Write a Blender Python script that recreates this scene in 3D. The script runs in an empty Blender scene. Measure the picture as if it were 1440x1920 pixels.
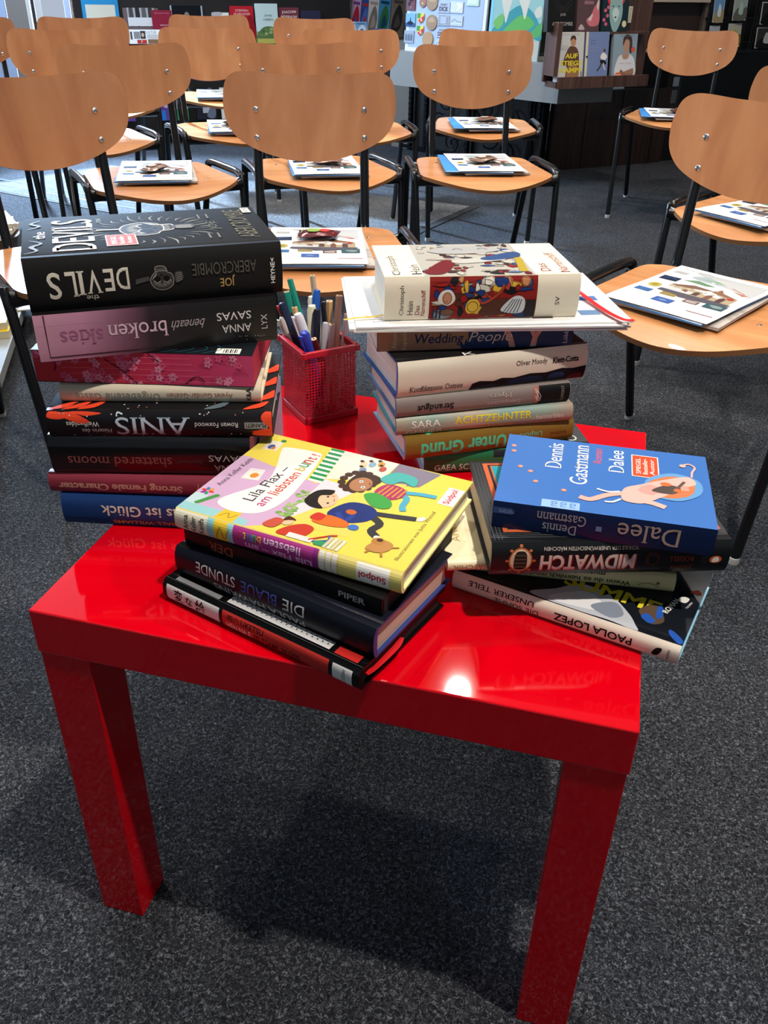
import bpy, bmesh, math, random
from mathutils import Vector, Matrix
from mathutils.geometry import tessellate_polygon
R = math.radians
S = bpy.context.scene
COL = S.collection
rng = random.Random(7)

# ------------------------------------------------------------------ camera
cd = bpy.data.cameras.new('camera')
cam = bpy.data.objects.new('camera', cd); COL.objects.link(cam)
cam.location = (0.1963, -0.8027, 0.9570)
cam.rotation_euler = (R(58.038), R(-1.113), R(14.959))
cd.sensor_fit = 'VERTICAL'; cd.sensor_height = 36.0; cd.lens = 30.495
cd.clip_start = 0.02
S.camera = cam

# ------------------------------------------------------------------ view, world, lamps
S.view_settings.view_transform = 'Standard'
S.view_settings.look = 'None'
S.view_settings.gamma = 1.0
S.view_settings.use_curve_mapping = False
S.view_settings.exposure = 0.0
S.cycles.max_bounces = 6
S.cycles.sample_clamp_indirect = 4.0
w = bpy.data.worlds.new('world'); S.world = w; w.use_nodes = True
w.node_tree.nodes['Background'].inputs[0].default_value = (0.72, 0.83, 1.0, 1)
w.node_tree.nodes['Background'].inputs[1].default_value = 0.6

def lin(h):
    if not isinstance(h, str): return tuple(h) + (1,) if len(h) == 3 else h
    h = h.lstrip('#')
    c = [int(h[i:i+2], 16)/255 for i in (0, 2, 4)]
    return tuple((v/12.92 if v <= .04045 else ((v+.055)/1.055)**2.4) for v in c) + (1,)

def lamp(kind, loc, energy, color, target=None, **kw):
    l = bpy.data.lights.new('lamp', kind); l.energy = energy; l.color = color
    for k, v in kw.items(): setattr(l, k, v)
    o = bpy.data.objects.new('lamp', l); COL.objects.link(o); o.location = loc
    if target is not None:
        o.rotation_euler = (Vector(target)-Vector(loc)).to_track_quat('-Z', 'Y').to_euler()
    return o
WARM = (1.0, 0.92, 0.82)
# ceiling spotlights, some at the back added to brighten postcards and display: (x, y, watts)
SPOTS = [(0.70, -0.43, 235), (0.57, 0.90, 70), (-0.19, 2.20, 95), (-0.45, 0.35, 30),
         (-1.35, 0.75, 80), (-1.30, 2.20, 85), (0.90, 2.2, 80), (-0.60, 3.4, 50), (0.3, 3.0, 60), (1.1, 3.9, 60), (-1.9, 3.6, 60)]
for x, y, e in SPOTS:
    lamp('SPOT', (x, y, 2.80), e, WARM, target=(x, y, 0), spot_size=R(110), spot_blend=0.7, shadow_soft_size=0.04)
# daylight through the glass door at the back left then added area fills from the left and behind the camera
lamp('AREA', (-3.50, 4.26, 1.30), 380, (0.48, 0.70, 1.0), target=(-1.9, 2.7, 0.0), shape='RECTANGLE', size=0.36, size_y=2.2)
lamp('SPOT', (-3.30, 4.10, 2.05), 2000, (0.50, 0.72, 1.0), target=(-1.95, 3.15, 0), spot_size=R(52), spot_blend=0.3, shadow_soft_size=0.12)
lamp('AREA', (-5.2, 1.3, 1.5), 95, (0.66, 0.82, 1.0), target=(-0.5, 0.9, 0.3), shape='RECTANGLE', size=3.2, size_y=1.8)
lamp('AREA', (0.6, -3.3, 1.7), 4, (0.86, 0.93, 1.0), target=(0, 0.5, 0.5), shape='RECTANGLE', size=4.0, size_y=1.8)

# ------------------------------------------------------------------ materials
MATS = {}
def mat(key, color='#888888', rough=0.5, metal=0.0, spec=0.5, coat=0.0, alpha=None, emis=None, trans=0.0):
    if key in MATS: return MATS[key]
    m = bpy.data.materials.new(key); m.use_nodes = True; MATS[key] = m
    b = m.node_tree.nodes['Principled BSDF']
    b.inputs['Base Color'].default_value = lin(color)
    b.inputs['Roughness'].default_value = rough
    b.inputs['Metallic'].default_value = metal
    b.inputs['Specular IOR Level'].default_value = spec
    b.inputs['Coat Weight'].default_value = coat
    b.inputs['Transmission Weight'].default_value = trans
    if emis:
        b.inputs['Emission Color'].default_value = lin(color); b.inputs['Emission Strength'].default_value = emis
    return m
def nodes(m):
    return m.node_tree.nodes, m.node_tree.links, m.node_tree.nodes['Principled BSDF']
def ramp(n, stops):
    r = n.new('ShaderNodeValToRGB'); e = r.color_ramp.elements
    while len(e) < len(stops): e.new(0.5)
    for i, (p, c) in enumerate(stops): e[i].position = p; e[i].color = lin(c)
    return r
def dimmed(c, k):                          # a deeper ink of the same hue
    return '#'+''.join('%02x' % int(int(c[i:i+2], 16)*k) for i in (1, 3, 5))
def P(c, rough=0.55):                      # printed ink
    return mat('ink_%s_%d' % (c.lstrip('#'), rough*100), c, rough, spec=.12)
def gradient(key, axis, a, b, stops, rough=0.4):   # print running along an object axis between a and b
    if key in MATS: return MATS[key]
    m = mat(key, '#888888', rough); n, l, bs = nodes(m)
    tc = n.new('ShaderNodeTexCoord'); sx = n.new('ShaderNodeSeparateXYZ'); mr = n.new('ShaderNodeMapRange')
    mr.inputs['From Min'].default_value = a; mr.inputs['From Max'].default_value = b
    l.new(tc.outputs['Object'], sx.inputs[0]); l.new(sx.outputs[axis], mr.inputs['Value'])
    r = ramp(n, stops); l.new(mr.outputs[0], r.inputs[0]); l.new(r.outputs[0], bs.inputs['Base Color'])
    return m
def carpet_mat(key, dark, mid, light, scale=900):
    m = mat(key, '#333333', 0.95, spec=0.15); n, l, bs = nodes(m)
    tc = n.new('ShaderNodeTexCoord')
    n1 = n.new('ShaderNodeTexNoise'); n1.inputs['Scale'].default_value = scale*.27; n1.inputs['Detail'].default_value = 5; n1.inputs['Roughness'].default_value = .75
    n1.inputs['Distortion'].default_value = 1.2
    n2 = n.new('ShaderNodeTexNoise'); n2.inputs['Scale'].default_value = 9; n2.inputs['Detail'].default_value = 4
    l.new(tc.outputs['Object'], n1.inputs['Vector']); l.new(tc.outputs['Object'], n2.inputs['Vector'])
    r = ramp(n, [(0.36, dark), (0.52, mid), (0.70, light)]); l.new(n1.outputs[0], r.inputs[0])
    mx = n.new('ShaderNodeMixRGB'); mx.blend_type = 'MULTIPLY'; mx.inputs[0].default_value = .35
    r2 = ramp(n, [(0.3, '#b4b4b4'), (0.7, '#ffffff')]); l.new(n2.outputs[0], r2.inputs[0])
    l.new(r.outputs[0], mx.inputs[1]); l.new(r2.outputs[0], mx.inputs[2]); l.new(mx.outputs[0], bs.inputs['Base Color'])
    bp = n.new('ShaderNodeBump'); bp.inputs['Strength'].default_value = .5; bp.inputs['Distance'].default_value = .003
    l.new(n1.outputs[0], bp.inputs['Height']); l.new(bp.outputs[0], bs.inputs['Normal'])
    return m
def wood_mat(key, stops, grain=(30, 30, 2.2), rough=0.35, bump=0.02, coat=0.0):
    m = mat(key, '#996633', rough, coat=coat); n, l, bs = nodes(m)
    tc = n.new('ShaderNodeTexCoord'); mp = n.new('ShaderNodeMapping'); mp.inputs['Scale'].default_value = grain
    oi = n.new('ShaderNodeObjectInfo'); ad = n.new('ShaderNodeVectorMath'); ad.operation = 'ADD'
    sc = n.new('ShaderNodeVectorMath'); sc.operation = 'SCALE'; sc.inputs['Scale'].default_value = 7.0
    cb = n.new('ShaderNodeCombineXYZ'); l.new(oi.outputs['Random'], cb.inputs[0]); l.new(oi.outputs['Random'], cb.inputs[1])
    l.new(cb.outputs[0], sc.inputs[0]); l.new(tc.outputs['Object'], ad.inputs[0]); l.new(sc.outputs[0], ad.inputs[1])
    l.new(ad.outputs[0], mp.inputs['Vector'])
    n1 = n.new('ShaderNodeTexNoise'); n1.inputs['Scale'].default_value = 1; n1.inputs['Detail'].default_value = 6; n1.inputs['Distortion'].default_value = .6
    l.new(mp.outputs[0], n1.inputs['Vector'])
    r = ramp(n, stops); l.new(n1.outputs[0], r.inputs[0]); l.new(r.outputs[0], bs.inputs['Base Color'])
    return m

# ------------------------------------------------------------------ mesh helpers
class MB:
    def __init__(s): s.v = []; s.f = []; s.m = []; s.mats = []
    def mi(s, m):
        if m not in s.mats: s.mats.append(m)
        return s.mats.index(m)
    def add(s, vs, fs, m):
        o = len(s.v); i = s.mi(m); s.v += [tuple(p) for p in vs]
        for f in fs: s.f.append([o+k for k in f]); s.m.append(i)
    def box(s, c, d, m, rot=None):
        x, y, z = d[0]/2, d[1]/2, d[2]/2
        vs = [Vector((a*x, b*y, e*z)) for a in (-1, 1) for b in (-1, 1) for e in (-1, 1)]
        if rot is not None: vs = [rot @ v for v in vs]
        s.add([v+Vector(c) for v in vs], [(0, 1, 3, 2), (4, 6, 7, 5), (0, 4, 5, 1), (2, 3, 7, 6), (0, 2, 6, 4), (1, 5, 7, 3)], m)
    def tube(s, pts, rad, m, n=10, smooth=True, caps=True, sub=6, flat=1.0):
        pts = [Vector(p) for p in pts]
        rs = rad if isinstance(rad, (list, tuple)) else [rad]*len(pts)
        if smooth and len(pts) > 2:
            q = []; qr = []
            for i in range(len(pts)-1):
                p0 = pts[max(i-1, 0)]; p1 = pts[i]; p2 = pts[i+1]; p3 = pts[min(i+2, len(pts)-1)]
                for k in range(sub):
                    t = k/sub
                    q.append(.5*((2*p1)+(p2-p0)*t+(2*p0-5*p1+4*p2-p3)*t*t+(3*p1-p0-3*p2+p3)*t**3)); qr.append(rs[i]*(1-t)+rs[i+1]*t)
            q.append(pts[-1]); qr.append(rs[-1]); pts, rs = q, qr
        tans = [(pts[min(i+1, len(pts)-1)]-pts[max(i-1, 0)]).normalized() for i in range(len(pts))]
        u = tans[0].orthogonal().normalized(); vs = []; fs = []
        for i, p in enumerate(pts):
            t = tans[i]; u = (u-t*u.dot(t)).normalized(); b = t.cross(u)
            for k in range(n):
                a = 2*math.pi*k/n; vs.append(p+(u*math.cos(a)+b*math.sin(a)*flat)*rs[i])
        for i in range(len(pts)-1):
            for k in range(n):
                fs.append((i*n+k, i*n+(k+1) % n, (i+1)*n+(k+1) % n, (i+1)*n+k))
        if caps:
            fs.append(tuple(range(n-1, -1, -1))); fs.append(tuple((len(pts)-1)*n+k for k in range(n)))
        s.add(vs, fs, m)
    def lathe(s, prof, m, n=16, mtx=None):            # profile of (r, z), z up
        vs = []; fs = []
        for r, z in prof:
            for k in range(n):
                a = 2*math.pi*k/n; v = Vector((r*math.cos(a), r*math.sin(a), z)); vs.append(mtx @ v if mtx else v)
        for i in range(len(prof)-1):
            for k in range(n): fs.append((i*n+k, i*n+(k+1) % n, (i+1)*n+(k+1) % n, (i+1)*n+k))
        fs.append(tuple(range(n-1, -1, -1))); fs.append(tuple((len(prof)-1)*n+k for k in range(n)))
        s.add(vs, fs, m)
    def build(s, name, parent=None, smooth=False, bevel=0, angle=40):
        me = bpy.data.meshes.new(name); me.from_pydata(s.v, [], s.f)
        for m in s.mats: me.materials.append(m)
        me.polygons.foreach_set('material_index', s.m)
        bm = bmesh.new(); bm.from_mesh(me); bmesh.ops.recalc_face_normals(bm, faces=bm.faces); bm.to_mesh(me); bm.free()
        if smooth:
            me.polygons.foreach_set('use_smooth', [True]*len(me.polygons)); me.set_sharp_from_angle(angle=R(angle))
        me.update()
        o = bpy.data.objects.new(name, me); COL.objects.link(o)
        if parent: o.parent = parent
        if bevel:
            b = o.modifiers.new('bevel', 'BEVEL'); b.width = bevel; b.segments = 2; b.limit_method = 'ANGLE'
        return o
def tag(o, label, cat, group=None, kind=None):
    o['label'] = label; o['category'] = cat
    if group: o['group'] = group
    if kind: o['kind'] = kind
    return o
def thing(name, label, cat, loc=(0, 0, 0), rz=0, group=None):
    o = bpy.data.objects.new(name, None); COL.objects.link(o); o.empty_display_size = .05
    o.location = loc; o.rotation_euler = (0, 0, rz)
    return tag(o, label, cat, group)
def struct(mb, name, label=None, **k):
    o = mb.build(name, **k); o['kind'] = 'structure'
    return o
def dup(root, loc, rz, label, group=None):
    r = root.copy(); COL.objects.link(r); r.location = loc; r.rotation_euler = (0, 0, rz); r['label'] = label
    if group: r['group'] = group
    for ch in root.children:
        c = ch.copy(); COL.objects.link(c); c.parent = r
        for g in ch.children:
            d = g.copy(); COL.objects.link(d); d.parent = c
    return r

# ------------------------------------------------------------------ flat printed art (lettering, pictures)
TXT = {}
def text_tris(s, bold=0.0, shear=0.0):
    key = (s, bold, shear)
    if key in TXT: return TXT[key]
    cu = bpy.data.curves.new('t', 'FONT'); cu.body = s; cu.size = 1.0; cu.offset = bold; cu.shear = shear
    cu.resolution_u = 3; cu.fill_mode = 'FRONT'
    o = bpy.data.objects.new('t', cu); COL.objects.link(o)
    dg = bpy.context.evaluated_depsgraph_get(); ev = o.evaluated_get(dg); me = ev.to_mesh()
    vs = [(v.co.x, v.co.y) for v in me.vertices]; fs = [tuple(p.vertices) for p in me.polygons]
    ev.to_mesh_clear(); bpy.data.objects.remove(o); bpy.data.curves.remove(cu)
    TXT[key] = (vs, fs); return TXT[key]
def serifs(vs, fs):
    """adds small slab feet to the free ends of the vertical stems"""
    vs = list(vs); fs = list(fs); cnt = {}
    for f in fs:
        for i in range(len(f)):
            k = (min(f[i], f[i-1]), max(f[i], f[i-1])); cnt.setdefault(k, []).append(f)
    for (i, j), ff in cnt.items():
        if len(ff) != 1 or abs(vs[i][1]-vs[j][1]) > 2e-3: continue
        wd = abs(vs[i][0]-vs[j][0])
        if not .05 < wd < .17: continue
        up = sum(vs[k][1] for k in ff[0])/len(ff[0]) > vs[i][1]
        y = vs[i][1]; a, c = min(vs[i][0], vs[j][0])-.055, max(vs[i][0], vs[j][0])+.055; y1 = y+.04 if up else y-.04
        o = len(vs); vs += [(a, y), (c, y), (c, y1), (a, y1)]; fs.append((o, o+1, o+2, o+3))
    return vs, fs
class Art:
    """Collects flat shapes in centimetres; map(x, y, h) gives the point on the surface."""
    def __init__(s, step=0.000025, base=0.00012): s.mb = MB(); s.step = step; s.base = base; s.n = 0; s.items = []; s.dim = 1.0
    def _add(s, vs, fs, c):
        m = c if not isinstance(c, str) else P(c if s.dim == 1 else dimmed(c, s.dim))
        s.items.append((vs, fs, m, s.base+s.step*s.n)); s.n += 1
    def text(s, t, cx, cy, w, h, rot=0, c='#ffffff', bold=0.0, shear=0.0, serif=0):
        vs, fs = text_tris(t, bold, shear)
        if not vs: return
        x0 = min(v[0] for v in vs); x1 = max(v[0] for v in vs); y0 = min(v[1] for v in vs); y1 = max(v[1] for v in vs)
        sy = h/max(y1-y0, 1e-6); sx = w/max(x1-x0, 1e-6) if w else sy
        if serif: vs, fs = serifs(vs, fs)
        a = R(rot); ca, sa = math.cos(a), math.sin(a); o = []
        for x, y in vs:
            x = (x-(x0+x1)/2)*sx; y = (y-(y0+y1)/2)*sy; o.append((cx+x*ca-y*sa, cy+x*sa+y*ca))
        s._add(o, fs, c)
    def rect(s, x0, y0, x1, y1, c): s.poly([(x0, y0), (x1, y0), (x1, y1), (x0, y1)], c)
    def poly(s, pts, c):
        t = tessellate_polygon([[Vector((p[0], p[1], 0)) for p in pts]]); s._add(list(pts), [tuple(k) for k in t], c)
    def blob(s, pts, c, sub=5):                       # smooth closed outline
        n = len(pts); q = []
        for i in range(n):
            p0, p1, p2, p3 = [Vector(pts[(i+k) % n]) for k in (-1, 0, 1, 2)]
            for k in range(sub):
                t = k/sub; v = .5*((2*p1)+(p2-p0)*t+(2*p0-5*p1+4*p2-p3)*t*t+(3*p1-p0-3*p2+p3)*t**3); q.append((v.x, v.y))
        s.poly(q, c)
    def ell(s, cx, cy, rx, ry, c, rot=0, n=24):
        a = R(rot); ca, sa = math.cos(a), math.sin(a)
        s.poly([(cx+rx*math.cos(t)*ca-ry*math.sin(t)*sa, cy+rx*math.cos(t)*sa+ry*math.sin(t)*ca) for t in [2*math.pi*k/n for k in range(n)]], c)
    def line(s, pts, wd, c, smooth=False, taper=False):
        pts = [Vector(p) for p in pts]
        if smooth and len(pts) > 2:
            q = []
            for i in range(len(pts)-1):
                p0 = pts[max(i-1, 0)]; p1 = pts[i]; p2 = pts[i+1]; p3 = pts[min(i+2, len(pts)-1)]
                for k in range(5):
                    t = k/5; q.append(.5*((2*p1)+(p2-p0)*t+(2*p0-5*p1+4*p2-p3)*t*t+(3*p1-p0-3*p2+p3)*t**3))
            q.append(pts[-1]); pts = q
        vs = []; fs = []; n = len(pts)
        for i, p in enumerate(pts):
            t = (pts[min(i+1, n-1)]-pts[max(i-1, 0)]).normalized(); nn = Vector((-t.y, t.x))
            ww = wd/2*((1-abs(2*i/(n-1)-1)*.85) if taper else 1)
            vs += [tuple(p+nn*ww), tuple(p-nn*ww)]
        for i in range(n-1): fs.append((2*i, 2*i+1, 2*i+3, 2*i+2))
        s._add(vs, fs, c)
    def ring(s, cx, cy, rx, ry, wd, c, a0=0, a1=360, n=28):
        s.line([(cx+rx*math.cos(R(a0+(a1-a0)*k/n)), cy+ry*math.sin(R(a0+(a1-a0)*k/n))) for k in range(n+1)], wd, c)
    def build(s, name, mp, parent, cuts=None, clip=None):
        """mp(x, y, h) in metres; cuts = list of y levels (cm) where triangles are split for a curved surface."""
        if not s.items: return None
        st = min(s.step, .0007/len(s.items)); s.items = [(v, f, m, s.base+st*i) for i, (v, f, m, h) in enumerate(s.items)]
        bm = bmesh.new(); mats = []
        lay = bm.verts.layers.float.new('h')
        for vs, fs, m, h in s.items:
            if m not in mats: mats.append(m)
            bv = []
            for x, y in vs:
                v = bm.verts.new((x, y, 0)); v[lay] = h; bv.append(v)
            for f in fs:
                try:
                    ff = bm.faces.new([bv[k] for k in f]); ff.material_index = mats.index(m)
                except ValueError: pass
        for cl in (clip or []):
            bmesh.ops.bisect_plane(bm, geom=bm.verts[:]+bm.edges[:]+bm.faces[:], dist=1e-6, plane_co=cl[0], plane_no=cl[1], clear_outer=True)
        for yv in (cuts or []):
            bmesh.ops.bisect_plane(bm, geom=bm.verts[:]+bm.edges[:]+bm.faces[:], dist=1e-6, plane_co=(0, yv, 0), plane_no=(0, 1, 0))
        bm.normal_update()
        fl = [f for f in bm.faces if f.normal.z < 0]
        bmesh.ops.reverse_faces(bm, faces=fl)
        for v in bm.verts:
            v.co = mp(v.co.x/100, v.co.y/100, v[lay])
        me = bpy.data.meshes.new(name); bm.to_mesh(me); bm.free()
        for m in mats: me.materials.append(m)
        o = bpy.data.objects.new(name, me); COL.objects.link(o); o.parent = parent
        return o

# ------------------------------------------------------------------ books
def pages_mat(key, c, line='#b8ab98', axis=2, freq=2600):
    if key in MATS: return MATS[key]
    m = mat(key, c, 0.75); n, l, bs = nodes(m)
    tc = n.new('ShaderNodeTexCoord'); mp = n.new('ShaderNodeMapping'); mp.inputs['Scale'].default_value = (3, 3, freq)
    n1 = n.new('ShaderNodeTexNoise'); n1.inputs['Scale'].default_value = 1; n1.inputs['Detail'].default_value = 2
    l.new(tc.outputs['Object'], mp.inputs['Vector']); l.new(mp.outputs[0], n1.inputs['Vector'])
    r = ramp(n, [(0.30, line), (0.52, c)]); l.new(n1.outputs[0], r.inputs[0]); l.new(r.outputs[0], bs.inputs['Base Color'])
    return m
class Book:
    def __init__(s, label, L, W, T, x, y, yaw, z, cover='#222222', spine=None, edge=None, pages='#e8e0d2', pline=None, hard=True, bulge=None, rough=0.4, name='book', fore=False, inset=None, cat='book', group=None):
        s.L, s.W, s.T, s.fore = L/100, W/100, T/100, fore
        s.b = (0.0045 if hard else 0.0006) if bulge is None else bulge/100
        s.root = thing(name, label, cat, (x, y, z), R(yaw), group)
        def M(c): return c if not isinstance(c, str) else mat('cover_%s_%d' % (c.lstrip('#'), rough*100), c, rough, spec=.28)
        mc = M(cover); ms = M(spine) if spine else mc; me_ = M(edge) if edge else mc
        L, W, T = s.L, s.W, s.T
        bd = 0.0024 if hard else 0.0005; ins = (0.0035 if hard else 0.0004) if inset is None else inset/100
        n = 10; prof = []            # (y, z, material to the next point)
        prof.append((W, 0, mc))
        if hard: prof += [(0.011, 0, mc), (0.0085, 0.0008, mc), (0.006, 0, mc)]
        for i in range(n+1):
            z = T*i/n; prof.append((s.sp(z), z, ms if i < n else mc))
        if hard: prof += [(0.006, T, mc), (0.0085, T-0.0008, mc), (0.011, T, mc)]
        prof += [(W, T, me_), (W, T-bd, me_), (0.003, T-bd, me_), (0.0015, T*.75, me_), (0.0012, T*.25, me_), (0.003, bd, me_), (W, bd, me_)]
        mb = MB(); k = len(prof)
        fy = (lambda y: W-y) if fore else (lambda y: y)
        vs = [(0, fy(p[0]), p[1]) for p in prof]+[(L, fy(p[0]), p[1]) for p in prof]
        mb.v = vs
        for i in range(k):
            j = (i+1) % k; mb.f.append([i, j, k+j, k+i]); mb.m.append(mb.mi(prof[i][2]))
        t = tessellate_polygon([[Vector((p[0], p[1], 0)) for p in prof]])
        for tri in t:
            for off in (0, k): mb.f.append([off+q for q in tri]); mb.m.append(mb.mi(me_))
        s.cover = mb.build('cover', s.root, smooth=True, angle=35)
        pm = pages if not isinstance(pages, str) else pages_mat('pages_'+pages.lstrip('#'), pages, pline or '#a89c8a')
        pb = MB(); x0, x1 = ins, L-ins; nn = 8; pr = [(0.0035, bd)]
        for i in range(nn+1):
            z = bd+(T-2*bd)*i/nn; u = 2*i/nn-1
            pr.append((W-ins-(0.003*(1-u*u) if hard else 0), z))
        pr.append((0.0035, T-bd))
        kk = len(pr); pb.v = [(x0, fy(p[0]), p[1]) for p in pr]+[(x1, fy(p[0]), p[1]) for p in pr]
        pi = pb.mi(pm)
        for i in range(kk): pb.f.append([i, (i+1) % kk, kk+(i+1) % kk, kk+i]); pb.m.append(pi)
        pb.f.append(list(range(kk))); pb.m.append(pi); pb.f.append(list(range(2*kk-1, kk-1, -1))); pb.m.append(pi)
        s.pages = pb.build('pages', s.root, smooth=True, angle=30)
        s.S = Art(); s.C = Art()
    def sp(s, z):                                       # spine surface: y at height z
        u = max(-1, min(1, 2*z/s.T-1)); return -s.b*(1-abs(u)**3)
    def done(s):
        L, W, T = s.L*100, s.W*100, s.T*100
        cuts = [T*i/10 for i in range(1, 10)] if s.b > .0008 and not s.fore else None
        clipS = [((0.05, 0, 0), (-1, 0, 0)), ((L-.05, 0, 0), (1, 0, 0)), ((0, .06, 0), (0, -1, 0)), ((0, T-.06, 0), (0, 1, 0))]
        clipC = [((0.02, 0, 0), (-1, 0, 0)), ((L-.02, 0, 0), (1, 0, 0)), ((0, .02, 0), (0, -1, 0)), ((0, W-.02, 0), (0, 1, 0))]
        if s.fore: s.S.build('edge_print', lambda x, z, h: (x, 0.0003-h, z), s.pages, None, clipS)
        else: s.S.build('spine_print', lambda x, z, h: (x, s.spl(z)-h-0.0001, z), s.root, cuts, clipS)
        s.C.build('cover_print', lambda x, y, h: (x, y, s.T+h), s.root, None, clipC)
        return s
    def spl(s, z):                                      # the same surface as its facets
        if s.b <= .0008: return -s.b
        i = min(9, max(0, int(z/s.T*10))); z0 = s.T*i/10; z1 = s.T*(i+1)/10; t = (z-z0)/(z1-z0)
        return s.sp(z0)*(1-t)+s.sp(z1)*t

# ================================================================== THE SETTING
carpet = carpet_mat('carpet_grey', '#0b0c0f', '#2d2f34', '#8a8e95')
matgrey = carpet_mat('entrance_mat_grey', '#2a2b2c', '#626467', '#b0b2b4', 700)
wallpaint = mat('wall_paint', '#cfcac2', .8)
dark_wood = wood_mat('dark_brown_wood', [(0.3, '#1c110e'), (0.7, '#38231c')], (60, 60, 3), .38)
mid_wood = wood_mat('shelf_brown_wood', [(0.3, '#6b4630'), (0.7, '#a5795a')], (4, 40, 60), .45)
black_paint = mat('black_paint', '#0b0b0d', .45)
ledge_grey = mat('ledge_grey', '#8b8b88', .5)
white_frame = mat('white_frame', '#d8d4cc', .4)

mb = MB(); mb.box((-0.5, 1.8, -0.02), (10.4, 11.0, 0.04), carpet); struct(mb, 'floor')
mb = MB(); mb.box((-0.5, 1.8, 2.93), (10.4, 11.0, 0.1), mat('ceiling_paint', '#d9d6d0', .9)); struct(mb, 'ceiling')
# the oblique left wall with its glass door runs along SD from SO
SO = Vector((-2.711, 4.596, 0)); SD = Vector((.8405, .5417, 0)); SN = Vector((.5417, -.8405, 0)); SA = math.atan2(.5417, .8405)
CLA = Vector((-1.26, 4.99, 0)); CLD = Vector((.8997, -.4365, 0)); CLN = Vector((-.4365, -.8997, 0)); CLAa = math.atan2(-.4365, .8997)
CRA = Vector((-.25, 4.50, 0)); CRD = Vector((.7585, .6517, 0)); CRN = Vector((.6517, -.7585, 0)); CRAa = math.atan2(.6517, .7585)
def rotz(a): return Matrix.Rotation(a, 3, 'Z')
def on(O, D, N, a, s, o, z, d, m, mb):                  # box in a wall's own frame: along, outward, up; size d = (along, thick, high)
    mb.box(O+D*s+N*o+Vector((0, 0, z)), d, m, rotz(a))
mb = MB()
on(SO, SD, SN, SA, -2.20, -.22, 1.45, (2.0, .12, 2.9), wallpaint, mb)
on(SO, SD, SN, SA, 0.85, -.22, 1.45, (2.55, .12, 2.9), wallpaint, mb)
on(SO, SD, SN, SA, -.80, -.22, 2.6, (.82, .12, .6), wallpaint, mb)
struct(mb, 'wall_left')
mb = MB(); mb.box((1.35, 7.2, 1.45), (6.6, .12, 2.9), wallpaint); struct(mb, 'wall_back')
mb = MB(); mb.box((4.1, 1.8, 1.45), (.12, 10.6, 2.9), wallpaint); struct(mb, 'wall_right')
mb = MB(); mb.box((-0.5, -3.5, 1.45), (9.4, .12, 2.9), wallpaint); struct(mb, 'wall_front')
mb = MB(); mb.box((-5.45, -0.3, 1.45), (.12, 6.6, 2.9), wallpaint); struct(mb, 'wall_side')
# glass door in the left wall: pale jambs, a bright pane, a pale curtain strip
glow = mat('daylight_pane', '#dbe9ff', emis=2.2)
mb = MB()
on(SO, SD, SN, SA, -.80, -.17, 1.15, (.40, .02, 2.3), glow, mb)
dw = struct(mb, 'window_1')
mb = MB()
on(SO, SD, SN, SA, -.40, -.10, 1.15, (.05, .06, 2.3), mat('curtain_blue', '#9db4d6', .8), mb)
on(SO, SD, SN, SA, -.445, -.09, 1.15, (.03, .06, 2.3), mat('pale_blue_frame', '#c3d6ee', .5), mb)
on(SO, SD, SN, SA, -.605, -.09, 1.15, (.035, .06, 2.3), white_frame, mb)
on(SO, SD, SN, SA, -.635, -.09, 1.15, (.018, .06, 2.3), mat('dark_gasket', '#2c2826', .6), mb)
on(SO, SD, SN, SA, -.66, -.09, 1.15, (.015, .06, 2.3), white_frame, mb)
struct(mb, 'trim_1')
mb = MB()
on(SO, SD, SN, SA, -.725, -.09, 1.15, (.11, .06, 2.3), mat('warm_grey_post', '#8a8078', .7), mb)
struct(mb, 'trim_2')
mb = MB()
on(SO, SD, SN, SA, -1.10, -.09, 1.15, (.63, .06, 2.3), mat('pale_blue_blind', '#aebfda', .7), mb)
struct(mb, 'trim_3')
# metal door track in the carpet
mb = MB()
for (ax, ay, bx, by) in ((-3.35, 3.36, -1.25, 2.80), (-3.35, 3.27, -1.25, 2.71)):
    d = Vector((bx-ax, by-ay, 0)); mb.box(((ax+bx)/2, (ay+by)/2, .002), (d.length, .018, .006), mat('track_steel', '#9aa2ad', .3, 1), rotz(math.atan2(d.y, d.x)))
o = struct(mb, 'trim_4')
# entrance mat with a dark rubber edge
root = thing('entrance_mat', 'grey entrance mat with dark rubber edge lying on the carpet under the middle chairs', 'mat', (-1.3, 3.2, 0))
def slab(pts, z0, z1, m, name, parent=None, off=(0, 0)):
    mb = MB(); n = len(pts); vs = [(p[0]-off[0], p[1]-off[1], z0) for p in pts]+[(p[0]-off[0], p[1]-off[1], z1) for p in pts]
    mb.add(vs, [tuple(range(n-1, -1, -1)), tuple(range(n, 2*n))]+[(i, (i+1) % n, n+(i+1) % n, n+i) for i in range(n)], m)
    return mb.build(name, parent)
MP = [(-.74, 2.45), (-.46, 3.50), (-2.62, 3.80), (-2.95, 3.05)]
MPc = Vector((sum(p[0] for p in MP)/4, sum(p[1] for p in MP)/4))
MI = [tuple(MPc+(Vector(p)-MPc)*.965) for p in MP]
slab(MP, 0, .003, mat('rubber_edge', '#1b1b1c', .7), 'rubber_edge', root, (-1.3, 3.2))
slab(MI, .002, .004, matgrey, 'mat_pile', root, (-1.3, 3.2))

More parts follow.
